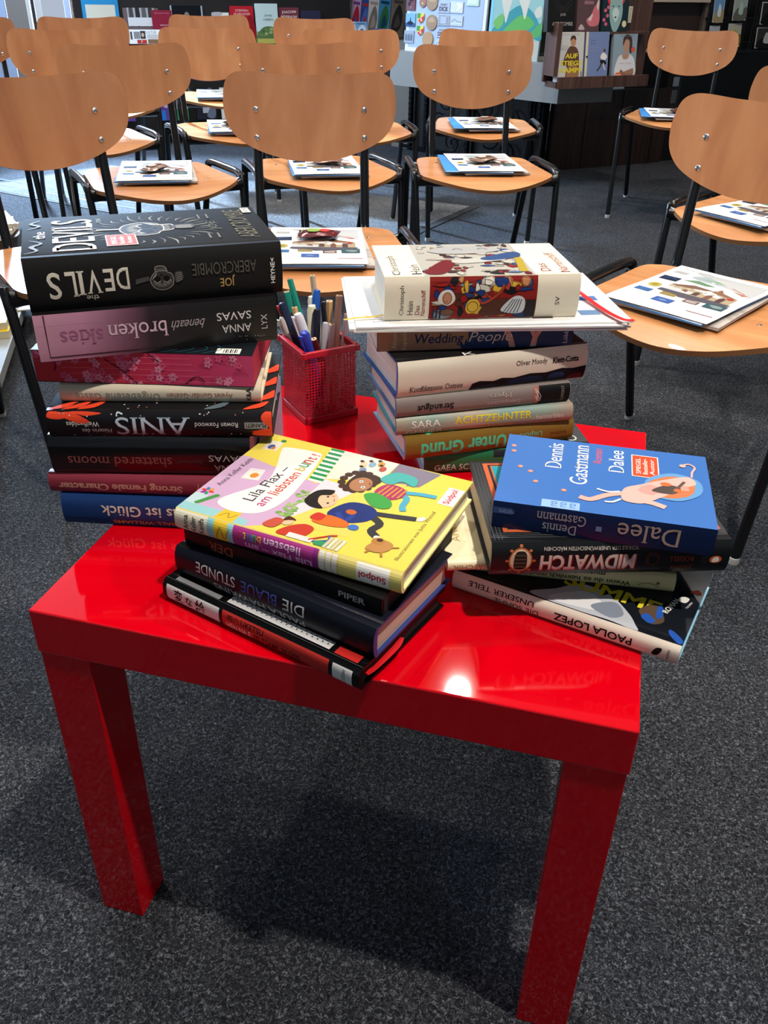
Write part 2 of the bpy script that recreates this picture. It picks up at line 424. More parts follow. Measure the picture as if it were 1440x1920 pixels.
# ---- shop counter: angular base, projecting grey ledge
mb = MB()
on(CLA, CLD, CLN, CLAa, .04, -.15, .30, (.14, .30, .60), mat('stone', '#6e6860', .85), mb)
struct(mb, 'trim_5')
mb = MB()
on(CLA, CLD, CLN, CLAa, .60, -.03, .205, (.96, .04, .41), black_paint, mb)
o = mb.build('counter_panel'); tag(o, 'black panelled counter front behind the iron scroll grille', 'counter')
mb = MB()
on(CRA, CRD, CRN, CRAa, .44, -.03, .205, (.82, .04, .41), dark_wood, mb)
for s in (.25, .5, .75): on(CRA, CRD, CRN, CRAa, s, -.0085, .205, (.004, .004, .40), black_paint, mb)
o = mb.build('counter_panel'); tag(o, 'dark brown wooden counter front under the right half of the grey ledge', 'counter')
mb = MB()
on(CRA, CRD, CRN, CRAa, 1.95, -.24, .30, (2.2, .40, .60), mat('black_brown_front', '#120c0b', .4), mb)
o = mb.build('shop_cabinet'); tag(o, 'low black-brown cabinet behind the lone chair at the back right', 'cabinet')
# ledge
L0 = CLA+CLD*.33+CLN*.45; LC = Vector((-.182, 3.966, 0)); L1 = CRA+CRD*.037+CRN*.45
pts = [(L0.x, L0.y), (LC.x, LC.y), (L1.x, L1.y), ((L1-CRN*.5).x, (L1-CRN*.5).y), (-.05, 4.75), ((L0-CLN*.6).x, (L0-CLN*.6).y)]
o = slab(pts, .415, .585, ledge_grey, 'display_ledge'); tag(o, 'grey projecting display ledge of the counter under the leaning boards', 'ledge')
# dark back panels above the ledge
mb = MB()
on(CLA, CLD, CLN, CLAa, .70, -.02, .95, (1.25, .06, .70), mat('dark_back', '#15110f', .5), mb)
on(CRA, CRD, CRN, CRAa, .05, -.05, .95, (.9, .06, .70), mat('dark_back', '#15110f', .5), mb)
struct(mb, 'trim_6')
# iron scroll grille in front of the counter base
root = thing('iron_grille', 'black wrought iron grille with scrolls on the counter front behind the right middle chair', 'grille', CLA+CLD*.58+CLN*.02, CLAa)
iron = mat('wrought_iron', '#1d1e22', .35, .8)
mb = MB()
for x in (-.44, -.32, .0, .42, .48):
    mb.box((x, 0, .205), (.022, .022, .40), iron)
    for k in range(14): mb.box((x, -.012, .03+k*.03), (.018, .008, .014), iron)
mb.box((0, 0, .395), (.98, .02, .02), iron); mb.box((0, 0, .02), (.98, .02, .02), iron)
mb.build('frame', root)
for i, (cx, cz, r) in enumerate([(-.16, .30, .075), (-.22, .18, .06), (-.10, .08, .06), (.12, .30, .07), (.17, .15, .075), (.30, .26, .06), (.28, .08, .055)]):
    mb = MB(); pts = []
    for k in range(26):
        a = k*.33; rr = r*(1-k/30); pts.append((cx+rr*math.cos(a+i), -.006, cz+rr*math.sin(a+i)))
    mb.tube(pts, .005, iron, n=6, smooth=False); mb.build('scroll', root, smooth=True)

# ================================================================== RED TABLE
red = mat('red_lacquer', '#c80012', .055, spec=.4, coat=.15)
root = thing('side_table', 'glossy red square side table carrying all the stacks of books', 'table', (0, 0, 0))
mb = MB(); mb.box((0, 0, .425), (.55, .55, .05), red); mb.build('tabletop', root, bevel=.0015)
for sx in (-1, 1):
    for sy in (-1, 1):
        mb = MB(); mb.box((sx*.2475, sy*.2475, .2), (.052, .052, .40), red); mb.build('leg', root, bevel=.001)

# ================================================================== CHAIRS
beech = wood_mat('beech_veneer', [(0.22, '#9c6440'), (0.5, '#b0774e'), (0.78, '#c08a60')], (16, 16, 1.6), .38, coat=.15)
beech_seat_lit = wood_mat('beech_veneer_seat_lit', [(0.25, '#b07242'), (0.5, '#c28450'), (0.75, '#d09664')], (3.0, 22, 22), .34, coat=.15)  # same veneer, lighter: the light falling on the seats is put into the colour
ply = mat('plywood_edge', '#9b6a42', .5)
steel = mat('black_steel', '#08090b', .22, spec=.6)
chrome = mat('chrome', '#d8d8d8', .2, 1)
cap = mat('grey_foot_cap', '#b9b9b4', .5)
def catmull(pts, sub=6, closed=True):
    q = []; n = len(pts)
    for i in range(n):
        p0, p1, p2, p3 = [Vector(pts[(i+k) % n]) for k in (-1, 0, 1, 2)]
        for k in range(sub):
            t = k/sub; v = .5*((2*p1)+(p2-p0)*t+(2*p0-5*p1+4*p2-p3)*t*t+(3*p1-p0-3*p2+p3)*t**3); q.append((v.x, v.y))
    return q
def shell(outline, cen, f, th, top, side, name, parent, nr=10):
    """thin moulded plywood panel: f(u, v) -> (point, normal)"""
    mb = MB(); n = len(outline); vs = []; 
    for s in (0, 1):
        for r in range(nr+1):
            k = r/nr
            for u, v in (outline if r else [cen]):
                uu = cen[0]+(u-cen[0])*k; vv = cen[1]+(v-cen[1])*k; p, nn = f(uu, vv)
                vs.append(p-nn*(th*s))
    m = 1+nr*n; i0 = mb.mi(top); i1 = mb.mi(side); mb.v = [tuple(v) for v in vs]
    for s in (0, 1):
        o = s*m
        for j in range(n): mb.f.append([o, o+1+j, o+1+(j+1) % n]); mb.m.append(i0)
        for r in range(nr-1):
            a = o+1+r*n; b = a+n
            for j in range(n): mb.f.append([a+j, b+j, b+(j+1) % n, a+(j+1) % n]); mb.m.append(i0)
    a = 1+(nr-1)*n; b = m+a
    for j in range(n): mb.f.append([a+j, a+(j+1) % n, b+(j+1) % n, b+j]); mb.m.append(i1)
    return mb.build(name, parent, smooth=True, angle=50)
def make_chair(label, loc, rz):
    t = thing('school_chair', label, 'chair', loc, rz, 'wooden chairs in the audience rows')
    # seat (front towards -Y)
    half = [(0, .195), (.11, .195), (.155, .188), (.183, .160), (.194, .06), (.204, -.05), (.205, -.095), (.192, -.128), (.150, -.172), (.08, -.215), (0, -.232)]
    out = half+[(-x, y) for x, y in reversed(half[1:-1])]
    def fs(x, y):
        z = .4285-.010*math.exp(-((y-.05)/.12)**2)*math.exp(-(x/.13)**2)
        if y < -.10: z -= 1.1*(y+.10)**2
        if y > .13: z += .8*(y-.13)**2
        e = 1e-3
        return Vector((x, y, z)), Vector((0, 1.0*(2.2*(y+.10) if y < -.10 else 0), 1)).normalized()
    shell(catmull(out), (0, 0), fs, .011, beech_seat_lit, ply, 'seat', t)
    # backrest
    hb = [(0, .950), (.40, .960), (.68, .985), (.82, .985), (.92, .945), (.975, .86), (1, .70), (.995, .56), (.965, .435), (.90, .325), (.80, .23), (.62, .13), (.40, .052), (.2, .012), (0, 0)]
    ob = hb+[(-x, y) for x, y in reversed(hb[1:-1])]
    ob = [(x*.1965, .574+z*.188) for x, z in ob]
    yb = lambda x, z: .2506+(z-.653)*.2435-.022*(x/.1965)**2
    def fb(x, z): return Vector((x, yb(x, z), z)), Vector((.22*x/.1965, -1, .2435)).normalized()
    shell(catmull(ob), (0, .66), fb, .010, beech, ply, 'backrest', t)
    # steel
    rad = .0105
    for s in (-1, 1):
        mb = MB(); mb.tube([(s*.212, .188, .418), (s*.215, .165, .430), (s*.219, .04, .436), (s*.223, -.05, .437), (s*.224, -.085, .426)], rad, steel, sub=5, n=10); mb.build('side_rail', t, smooth=True)
        mb = MB(); mb.tube([(s*.224, -.085, .426), (s*.223, -.094, .402), (s*.207, -.17, .010)], rad, steel, sub=4, n=10); lg = mb.build('leg', t, smooth=True)
        mb = MB(); mb.lathe([(.0112, 0), (.0118, .004), (.0112, .014)], cap, 12, Matrix.Translation((s*.2065, -.171, 0))); mb.build('foot_cap', lg, smooth=True)
        mb = MB(); mb.tube([(s*.212, .188, .418), (s*.211, .200, .39), (s*.197, .32, .010)], rad, steel, sub=4, n=10); lg = mb.build('leg', t, smooth=True)
        mb = MB(); mb.lathe([(.0112, 0), (.0118, .004), (.0112, .014)], cap, 12, Matrix.Translation((s*.1968, .321, 0))); mb.build('foot_cap', lg, smooth=True)
        y0 = yb(.1247, .60)+.018; y1 = yb(.1247, .70)+.018
        mb = MB(); mb.tube([(s*.1247, -.06, .407), (s*.1247, .10, .407), (s*.1247, .185, .409), (s*.1247, .212, .425), (s*.1247, .2235, .47), (s*.1247, y0, .60), (s*.1247, y1, .702)], rad, steel, sub=5, n=10)
        mb.build('back_post', t, smooth=True)
        for z in (.683, .625):
            p, nn = fb(s*.1247, z); q = nn.to_track_quat('Z', 'Y').to_matrix().to_4x4()
            mb = MB(); mb.lathe([(.0062, -.001), (.0062, .0012), (.0045, .0026), (.0024, .0028), (.0022, .0016)], chrome, 12, Matrix.Translation(p) @ q); mb.build('rivet', t, smooth=True)
        for y in (-.06, .12):
            p, nn = fs(s*.1247, y)
            mb = MB(); mb.lathe([(.005, -.001), (.005, .0006), (.003, .0014)], chrome, 10, Matrix.Translation(p)); mb.build('rivet', t, smooth=True)
    mb = MB(); mb.tube([(-.222, -.088, .412), (-.19, -.086, .408), (-.14, -.084, .403), (0, -.084, .402), (.14, -.084, .403), (.19, -.086, .405), (.222, -.088, .412)], [.020, .014, .011, .010, .011, .014, .020], steel, sub=4, n=10); mb.build('crossbar', t, smooth=True)
    mb = MB(); mb.tube([(-.211, .185, .408), (-.17, .172, .406), (0, .17, .404), (.17, .172, .406), (.211, .185, .408)], [.014, .011, .0095, .011, .014], steel, sub=4, n=10); mb.build('crossbar', t, smooth=True)
    return t
CH = {'A': (-0.836, 0.805, 52), 'B': (-0.436, 1.030, 21), 'C': (0.376, 0.932, -20), 'D': (0.569, 1.740, -26), 'E': (-0.249, 2.099, 21), 'F': (-0.394, 3.020, 12), 'G': (0.372, 3.637, -7), 'H': (-1.127, 1.625, 43),
      'I': (-1.669, 2.153, 42), 'J': (-2.062, 2.912, 40), 'K': (-2.382, 2.552, 42), 'L': (-1.284, 2.548, 43), 'M': (-1.735, 3.455, 34), 'N': (-0.715, 1.919, 34), 'O': (-0.850, 2.733, 22), 'P': (-1.265, 3.500, 22)}
CL = {'A': 'wooden front-row chair nearest the left edge, its seat behind the left book stack',
      'B': 'wooden front-row chair with its whole back visible between the left and middle book stacks',
      'C': 'wooden front-row chair on the right, its leaflets reaching towards the white book',
      'D': 'wooden chair behind the right front-row chair, only the rim of its back in the frame',
      'E': 'wooden chair in the second row straight behind the white book on the middle stack',
      'F': 'wooden chair directly behind the second-row chair, below the map board',
      'G': 'wooden chair standing alone at the back right before the dark panel',
      'H': 'wooden chair in the second row on the left, brown packet on its leaflets',
      'I': 'wooden chair in the third row on the left, below the bright glass door',
      'J': 'wooden chair in the back row just right of the bright glass door',
      'K': 'wooden chair at the far left, only the right end of its back visible',
      'L': 'wooden chair in the third row before the bookshelf, pinkish whole back below another',
      'M': 'wooden chair in the back row before the black reading poster on the bookshelf',
      'N': 'wooden chair in the second row, its back just above the whole-backed front chair',
      'O': 'wooden chair in the third row beside the magnet board',
      'P': 'wooden chair in the back row before the purple book on the bookshelf'}
chairs = {}
for k, (x, y, a) in CH.items():
    chairs[k] = make_chair(CL[k], (x, y, 0), R(a)) if not chairs else dup(chairs['A'], (x, y, 0), R(a), CL[k])

# ================================================================== BOOKS ON THE TABLE
# art coordinates are centimetres: x along the spine, y up the spine (S) or away from the spine (C)
def stickerbox(a, x0, y0, x1, y1, lines):
    a.rect(x0, y0, x1, y1, '#f4e6d8'); a.rect(x0+.1, y0+.1, x1-.1, y1-.1, '#e4482a')
    n = len(lines)
    for i, t in enumerate(lines):
        a.text(t, x0+(x1-x0)*(i+1)/(n+1), (y0+y1)/2, (y1-y0)*.72, (x1-x0)*.17, 90, '#f7ece4')
TZ = .4502
# ---- left stack, from the bottom up
b = Book('blue hardback with yellow author lettering, lowest of the left stack', 20.4, 13.5, 3.5, -.3241, -.1322, 11.3, TZ, '#17386f')
b.S.text('Das ist Glück', 9.0, 1.95, 9.6, 1.25, 180, '#d9d2c2', .012)
b.S.text('NIALL WILLIAMS', 8.9, .6, 7.2, .5, 180, '#b98f3e', .01); b.done()
b = Book('dull rose hardback with tan lettering, second from the bottom of the left stack', 21.0, 13.5, 2.3, -.3356, -.1301, 12.8, .4856, '#86303f')
b.S.text('Strong Female Character', 7.5, 1.05, 13.0, 1.1, 180, '#c4917f', .03, serif=1)
b.S.text('FERN BRADY', 18.0, 1.25, 5.2, .8, 180, '#b98472', .01, serif=1); b.done()
b = Book('black shrink-wrapped book with dark red lettering, third from the bottom of the left stack', 20.4, 13.7, 4.33, -.3284, -.1292, 15.0, .5089, '#0f0d0e', gradient('spine_moons', 2, 0, .0433, [(0, '#3a1519'), (.45, '#1b0e10'), (.6, '#0d0c0d'), (1, '#0b0b0c')], .16), rough=.16)
b.S.text('shattered moons', 7.1, 1.6, 10.6, 1.15, 180, '#8d4f4b', serif=1)
b.S.text('beyond', 14.3, 1.75, 2.6, .6, 180, '#4e3634', shear=.4)
b.S.text('SAVAS', 18.0, 2.15, 3.6, .72, 180, '#b9aaa6'); b.S.text('ANNA', 18.2, 1.0, 3.0, .72, 180, '#b9aaa6')
b.done()
t = thing('plastic_sleeve', 'clear lilac-looking plastic sleeve standing between left stack and pen cup', 'sleeve', (-.138, .014, TZ), R(100))
mb = MB(); film = mat('clear_film', '#c9c2de', .08, trans=.5)
for k in range(5): mb.box((.012*k-.03, .004*(k % 2), .061), (.0125, .0008, .122), film, rotz(.35 if k % 2 else -.35))
mb.box((-.034, .006, .06), (.0008, .012, .12), film); mb.build('film', t)
b = Book('black book with orange-red leaves and silver lettering in the left stack', 22.3, 15.0, 2.9, -.3219, -.1320, 17.2, .5525, '#131114')
silver = gradient('anis_silver', 2, .003, .026, [(0, '#7d8fa0'), (.5, '#c9d8e2'), (1, '#a9bccb')], .3)
b.S.text('ANIS', 10.3, 1.35, 7.2, 1.95, 180, silver, serif=1); b.S.line([(6.9, 2.4), (7.0, 2.75), (7.5, 2.6)], .13, '#c9d8e2', True)
b.S.text('Rowan Foxwood', 16.7, 1.5, 4.3, .55, 180, '#e4e2dc', shear=.05)
b.S.text('Hüterin des', 4.8, .85, 2.9, .5, 180, '#b9b3ac'); b.S.text('Weißwaldes', 3.5, 1.6, 3.2, .55, 180, '#e4e2dc')
b.S.rect(19.5, 1.1, 21.8, 1.8, '#8d8d8a'); b.S.text('PLANET!', 20.65, 1.45, 2.0, .45, 180, '#1a191a', .02)
LEAF = '#e2472a'
for pts in ([(0.1, 2.3), (1.5, 2.15), (3.6, 2.9), (1.6, 2.75), (.4, 2.9)], [(1.2, 2.6), (3.0, 1.75), (4.2, 1.9), (2.6, 2.75)], [(2.8, 2.85), (5.4, 2.7), (3.8, 2.45)]): b.S.blob(pts, LEAF)
for pts in ([(22.2, 2.8), (21.4, 2.7), (21.2, 2.1), (22.0, 1.2), (22.3, 1.0)], [(22.2, 1.1), (20.8, .9), (20.2, .35), (21.6, .15), (22.3, .3)], [(20.2, .7), (20.9, .9), (21.6, .5)]): b.S.blob(pts, LEAF)
for i in range(26): b.S.ell(rng.uniform(.5, 21.5), rng.choice([rng.uniform(.1, .5), rng.uniform(2.4, 2.8)]), .07, .06, rng.choice(['#d8d4cc', '#9c9a98', '#c4684e']), n=8)
for i in range(40): b.C.ell(rng.uniform(.5, 21.5), rng.uniform(.2, 5), .1, .08, rng.choice(['#d8d4cc', '#9c9a98', '#c4684e']), n=8)
for x in (1.2, 2.6, 4.0, 16.5, 20.4): b.C.blob([(x-1, .1), (x, 1.2), (x+1.4, 2.0), (x+.7, .6)], LEAF if x < 5 or x > 20 else '#5b6a72')
for y in (3, 6.5, 10): b.C.blob([(20.2, y-1), (21.2, y+.4), (22.2, y+1.8), (22.2, y)], LEAF)
b.done()
b = Book('slim beige hardback under the pink-edged book in the left stack', 20.1, 13.0, 1.8, -.3187, -.1085, 16.6, .5817, '#cbbfaa', pages='#efe24e', pline='#d8cc50')
b.S.text('Ungebetene Gäste', 5.8, .85, 8.4, .95, 180, '#8b8276'); b.S.text('Ayelet Gundar-Goshen', 14.0, .95, 6.6, .7, 180, '#9a5a4c')
b.S.text('K&A', 18.9, 1.0, 1.3, .5, 90, '#2a2724', .02); b.done()
b = Book('paperback with pink blossom-printed page edges towards the front in the left stack', 21.9, 13.5, 3.4, -.3431, -.1090, 13.6, .6000, '#10161c', pages='#b8203f', pline='#8d1530', hard=False, fore=True)
b.S.rect(0, 0, 21.9, 3.4, gradient('pink_edge', 0, 0, .219, [(0, '#b01a26'), (.35, '#c21f36'), (.6, '#c42a55'), (1, '#c03a68')], .6))
for i in range(22):                                   # blossom clusters
    cx, cy = rng.uniform(.8, 21), rng.uniform(.3, 3.2)
    for j in range(rng.randint(2, 4)):
        px, py = cx+rng.uniform(-.8, .8), cy+rng.uniform(-.5, .5); c = rng.choice(['#d4688a', '#dc86a0', '#cf4f74'])
        for k in range(5): b.S.ell(px+.24*math.cos(k*1.257), py+.24*math.sin(k*1.257), .19, .15, c, 72*k, 8)
        b.S.ell(px, py, .08, .08, '#8d1e3c', n=6)
for pts in ([(1.6, 3.2), (2.2, 2.2), (2.0, 1.2)], [(7.2, 2.6), (8.6, 1.6), (10.2, .1)], [(9, 1.3), (9.6, 1.5)], [(15.0, .2), (16.2, 1.0), (17.0, .4)], [(11.6, 3.3), (12.6, 2.4)]): b.S.line(pts, .12, '#4b1322', True)
for cx, cy in ((18.2, .4), (19.4, 2.4), (20.6, 1.2), (17.2, 1.9), (13.6, .5)):
    for r in (.3, .5, .7): b.S.ring(cx, cy, r, r, .035, '#9b2148', 0, 180, 12)
for i in range(5): b.S.line([(rng.uniform(0, 4), .4+i*.62), (rng.uniform(15, 21.5), .42+i*.62)], .025, '#d98a9c')
b.C.rect(18.2, .25, 20.6, 1.6, '#e9e4dc')
for i in range(7): b.C.rect(18.9+i*.22, .45, 18.98+i*.22+.06*(i % 2), 1.4, '#22201f')
for i in range(6): b.C.line([(10+i*1.4, .2), (11.6+i*1.4, 1.2), (11+i*1.4, 2.4)], .08, '#1f5a66', True)
b.done()
b = Book('thick paperback fading from pink to black, second from the top of the left stack', 22.9, 13.7, 4.55, -.3134, -.1358, 33.3, .6345, '#131012',
         gradient('spine_skies', 0, 0, .229, [(0, '#c08ba0'), (.18, '#b77f98'), (.34, '#7a4f62'), (.46, '#2a1b22'), (.6, '#141113'), (1, '#111010')], .42), hard=False, bulge=.15)
b.S.line([(.95, 4.5), (.95, .38), (9, .38)], .13, '#4c2733'); b.S.line([(9, .38), (22.4, .38)], .05, '#2c2629')
b.S.rect(0.0, 3.55, 6.5, 3.57, '#c9a0b0')
b.S.text('skies', 4.1, 2.15, 3.9, 1.5, 180, '#9a5c7b', serif=1); b.S.text('broken', 9.3, 2.35, 5.4, 1.55, 180, '#d9b9c6', serif=1)
b.S.text('beneath', 14.1, 2.5, 3.3, .95, 180, '#a99aa0', shear=.5)
b.S.text('ANNA', 18.8, 1.65, 2.9, .8, 180, '#ddd6d4'); b.S.text('SAVAS', 18.6, 2.95, 3.4, .8, 180, '#ddd6d4')
b.S.text('LYX', 21.6, 2.1, 1.5, .6, 90, '#c9c2c0')
for i in range(10): b.S.ell(rng.uniform(19, 22), rng.uniform(.3, .9), .05, .04, '#bdb6b4', n=6)
b.done()
b = Book('thick black book with bone-white lettering and a red sticker, topmost of the left stack', 23.9, 15.1, 5.0, -.3191, -.1280, 33.5, .6803, mat('cover_matt_black', '#1c1b1b', .62, spec=.12), rough=.5)
for t, x, h, z in zip('SLIVED', (2.45, 3.95, 4.85, 6.0, 7.35, 8.6), (2.5, 2.35, 2.25, 2.2, 2.1, 2.05), (2.4, 2.45, 2.5, 2.55, 2.6, 2.65)):
    b.S.text(t, x, z, .34 if t == 'I' else 1.15 if t not in 'LE' else .9, h, 180, '#d6d0c0', .01, serif=1)
b.S.text('the', 5.7, 1.05, 1.1, .5, 180, '#c9c2b2', serif=1)
def skull(a, cx, cy, s, c, rot):
    ca, sa = math.cos(R(rot)), math.sin(R(rot)); T = lambda pts: [(cx+(x*ca-y*sa)*s, cy+(x*sa+y*ca)*s) for x, y in pts]
    out = [(-.95, .1), (-.85, .6), (-.4, .95), (.2, 1), (.7, .75), (.95, .15), (.68, -.35), (.5, -.5), (.46, -.9), (0, -.98), (-.36, -.85), (-.5, -.45), (-.8, -.3)]
    a.blob(T(out), '#383634'); a.line(T(out+[out[0]]), .06*s, c, True)
    for i in range(16):
        x = -.8+i*.1; y = .92-.5*x*x; a.line(T([(x, y-.12), (x*.92+.02, y-.34-.1*math.sin(i*2.1)), (x*.85, y-.5-.12*math.sin(i*1.3))]), .045*s, c, True, True)
    a.blob(T([(-.62, .12), (-.42, .3), (-.14, .18), (-.16, -.12), (-.5, -.16)]), '#141313'); a.blob(T([(.14, .18), (.44, .3), (.64, .08), (.5, -.16), (.18, -.12)]), '#141313')
    a.line(T([(-.66, .2), (-.4, .38), (-.1, .24)]), .06*s, c, True); a.line(T([(.1, .24), (.44, .38), (.68, .16)]), .06*s, c, True)
    a.poly(T([(-.1, -.2), (.12, -.2), (.02, -.4)]), '#141313'); a.line(T([(-.5, -.5), (-.2, -.58), (.2, -.58), (.5, -.52)]), .05*s, c, True)
    for k in range(7): a.line(T([(-.36+k*.12, -.56), (-.35+k*.12, -.8)]), .03*s, c)
    for k in range(6): a.line(T([(.62-.05*k, -.2-.06*k), (.8-.06*k, .1-.05*k)]), .035*s, c)
skull(b.S, 12.2, 2.45, 1.15, '#8f8b86', 180)
b.S.poly([(9.7, 2.0), (11, 2.3), (11, 2.7), (9.8, 2.5)], '#4b4846'); b.S.blob([(13.5, 1.9), (14.2, 2.3), (14.0, 3.0), (13.4, 2.8)], '#3f3c3a'); [b.S.line([(13.5, 2.0+i*.2), (14.1, 2.2+i*.16)], .05, '#8f8b86') for i in range(5)]
b.S.text('ABERCROMBIE', 18.2, 3.0, 6.2, 1.15, 180, '#57534b'); b.S.text('JOE', 18.4, 1.7, 1.45, 1.1, 180, '#b8975a', .01)
b.S.text('HEYNE<', 22.9, 2.35, 2.5, .42, 90, '#e6e2da', .02)
C = b.C
for i in range(34):                                   # engraved rays around the skull
    a = i*2*math.pi/34; r0, r1 = rng.uniform(3.4, 4.2), rng.uniform(5.0, 6.4)
    p = [(12.4+1.15*r0*math.cos(a), 7.6+r0*math.sin(a)), (12.4+1.15*(r0+r1)/2*math.cos(a+.06), 7.6+(r0+r1)/2*math.sin(a+.06)), (12.4+1.1*r1*math.cos(a), 7.6+r1*math.sin(a))]
    C.line(p, .22, rng.choice(['#6b675e', '#8f8a80', '#565349']), True, True)
skull(C, 12.0, 8.0, 2.7, '#c4c0b8', 90); C.blob([(14.6, 7.4), (16.4, 7.2), (16.6, 8.8), (14.6, 8.6)], '#4a4845'); [C.line([(14.8, 7.5+i*.2), (16.4, 7.4+i*.22)], .08, '#a8a49c', True) for i in range(6)]
C.line([(7.0, 8.4), (9.4, 8.2)], .35, '#b5b1a8')
for pts in ([(.3, 1.2), (1.4, 2.0), (.9, 3.4), (1.8, 4.6), (.7, 5.8)], [(.5, 10.2), (1.6, 11.2), (.8, 12.4), (1.7, 13.6)]): C.line(pts, .5, '#6a665c', True, True)
C.text('the', 1.6, 7.6, 2.6, 1.1, 90, '#e9e6df', serif=1)
C.text('DEVILS', 4.75, 7.3, 11.8, 4.0, 90, '#efece6', .005, serif=1)
C.text('ROMAN', 7.4, 12.3, 1.6, .5, 90, '#8f8a80')
stickerbox(C, 7.7, 2.1, 10.6, 6.1, ['SPIEGEL', 'Bestseller-', 'Autor'])
C.text('JOE', 18.6, 7.6, 3.4, 1.2, 90, '#6a665b'); C.text('ABERCROMBIE', 21.4, 7.9, 11.6, 2.0, 90, '#68634f')
for y in (3.6, 11.6):
    for x in (17.6, 18.5): C.line([(x, y-.9), (x, y+.9)], .18, '#77736a')
C.rect(22.5, 12.2, 23.4, 14.4, '#cfccc6'); C.text('HEYNE', 22.95, 13.3, 1.9, .5, 90, '#1b1a1a')
b.done()
# ---- middle stack
b = Book('green and charcoal hardback, lowest of the middle stack', 20.4, 13.0, 2.85, .0181, .0804, 23.5, TZ, gradient('gaea_cover', 0, 0, .204, [(0, '#186b41'), (.585, '#186b41'), (.595, '#1c1f24'), (1, '#2a2d33')], .3), edge='#b9c6e2')
b.S.text('GAEA SCHOETERS', 5.6, .95, 8.6, .8, 0, '#dfe5d8'); b.S.rect(8.4, 2.0, 11.9, 2.8, '#23262b')
b.C.text('C', 3.0, .9, 2.0, 1.6, 180, '#e8ece4'); b.C.text('S', 6.0, 1.2, 1.6, 1.8, 180, '#e8ece4'); b.C.text('O', 18.6, 1.8, 1.4, 1.5, 0, '#e8ece4')
b.C.rect(9.5, .6, 10.3, 1.3, '#a9b84a'); b.done()
b = Book('ochre hardback with mint lettering in the middle stack', 21.2, 12.8, 2.8, .0003, .0560, 31.7, .4790, '#7d6128', edge='#8fb0d8', rough=.25)
b.S.text('Unter Grund', 7.2, 1.15, 10.6, 1.75, 180, '#58c99c', .03); b.S.text('Liepold', 15.6, 1.6, 2.9, .85, 180, '#6fc9a0')
b.S.text('BLESSING', 19.2, 1.35, 2.1, .35, 180, '#4c3c1c')
b.C.blob([(2.8, .2), (3.2, 1.6), (5.2, 2.0), (6.6, 1.4), (6.0, .3), (4.6, .9)], '#5fd6a4'); b.done()
b = Book('pale teal and peach hardback with yellow capitals in the middle stack', 21.5, 12.0, 2.15, -.0116, .0592, 28.3, .5073, gradient('acht_cover', 0, 0, .215, [(0, '#a39a86'), (.2, '#86a094'), (.42, '#b3a08c'), (.6, '#7d9f98'), (.85, '#8fa398'), (1, '#a89684')], .4), edge='#4d9cb4')
b.S.text('ACHTZEHNTER', 11.6, 1.4, 9.4, .9, 0, '#d9c832', .015); b.S.text('STOCK', 12.3, .35, 4.2, .55, 0, '#c9b22c')
b.S.text('SARA', 3.5, 1.35, 3.4, .8, 0, '#f0ede4'); b.S.text('GMUER', 3.3, .4, 4.4, .55, 0, '#e6e3da'); b.S.text('hanserblau', 18.6, 1.0, 3.4, .6, 0, '#e3d9cc')
b.done()
b = Book('taupe hardback with a black end in the middle stack', 21.2, 12.5, 2.37, -.0125, .0600, 30.1, .5291, '#857b76', edge='#5f81b0')
b.S.rect(17.2, 0, 21.2, 2.37, '#161517'); b.S.rect(16.5, 0, 17.2, 2.37, '#a56a5c')
for i in range(9): b.S.line([(16.9+rng.uniform(-.3, .6), rng.uniform(0, 2.3)) for _ in range(3)], .05, rng.choice(['#d8d2cc', '#7d3a34', '#b9b2ac']), True)
b.S.text('Strandgut', 4.6, 1.15, 4.3, 1.0, 180, '#1c1a1a', .01, serif=1); b.S.text('Benjamin', 12.9, .85, 4.0, .75, 180, '#b3a7a1', serif=1); b.S.text('Myers', 12.4, 1.75, 2.7, .75, 180, '#b3a7a1', serif=1)
b.S.text('DUMONT', 20.2, 1.2, 1.9, .38, 90, '#8d8782'); b.done()
b = Book('thick cream and black hardback with blue boards in the middle stack', 23.2, 13.5, 4.22, -.0121, .0606, 32.2, .5531, '#121213', spine='#dcd2c0', edge='#1f62ad')
b.S.poly([(8.6, 0), (8.9, .9), (9.8, 1.15), (11.5, .95), (12.5, 1.25), (14, 1.1), (16, 1.45), (18, 1.35), (20, 1.7), (21.5, 1.55), (23.2, 1.75), (23.2, 0)], '#151519')
for x0, x1, y0, y1, c in ((13.6, 17.5, .3, 1.0, '#1d2a4c'), (18.4, 20.4, .5, 1.2, '#26345c'), (21, 22.8, .1, .8, '#4a1f2c'), (9.4, 12, .2, .6, '#202432')): b.S.blob([(x0, y0), (x1, y0+.1), (x1-.3, y1), (x0+.4, y1-.1)], c)
b.S.text('Konfliktzone Ostsee', 4.6, .95, 6.3, .72, 0, '#3a3732', serif=1); b.S.text('Oliver Moody', 16.1, 2.75, 3.9, .75, 0, '#3a3732', serif=1); b.S.text('Klett-Cotta', 20.4, 2.75, 3.3, .7, 0, '#1c1a19', .025, serif=1)
b.C.text('K', 8.6, .5, 1.4, .8, 0, '#e8e2d6'); b.done()
b = Book('brown and navy paperback right under the white papers on the middle stack', 22.6, 13.5, 2.45, -.0412, .0832, 23.1, .5956, '#1f3158', hard=False)
b.S.rect(0, 0, 10.3, 2.45, '#a2765e')
for x in (10.2, 11.2, 12.0, 12.8, 13.6): b.S.poly([(x-.6, 0), (x-.9, 1.0), (x-.3, .5), (x-.1, 1.3), (x+.2, .5), (x+.7, .9), (x+.4, 0)], '#1f3158')
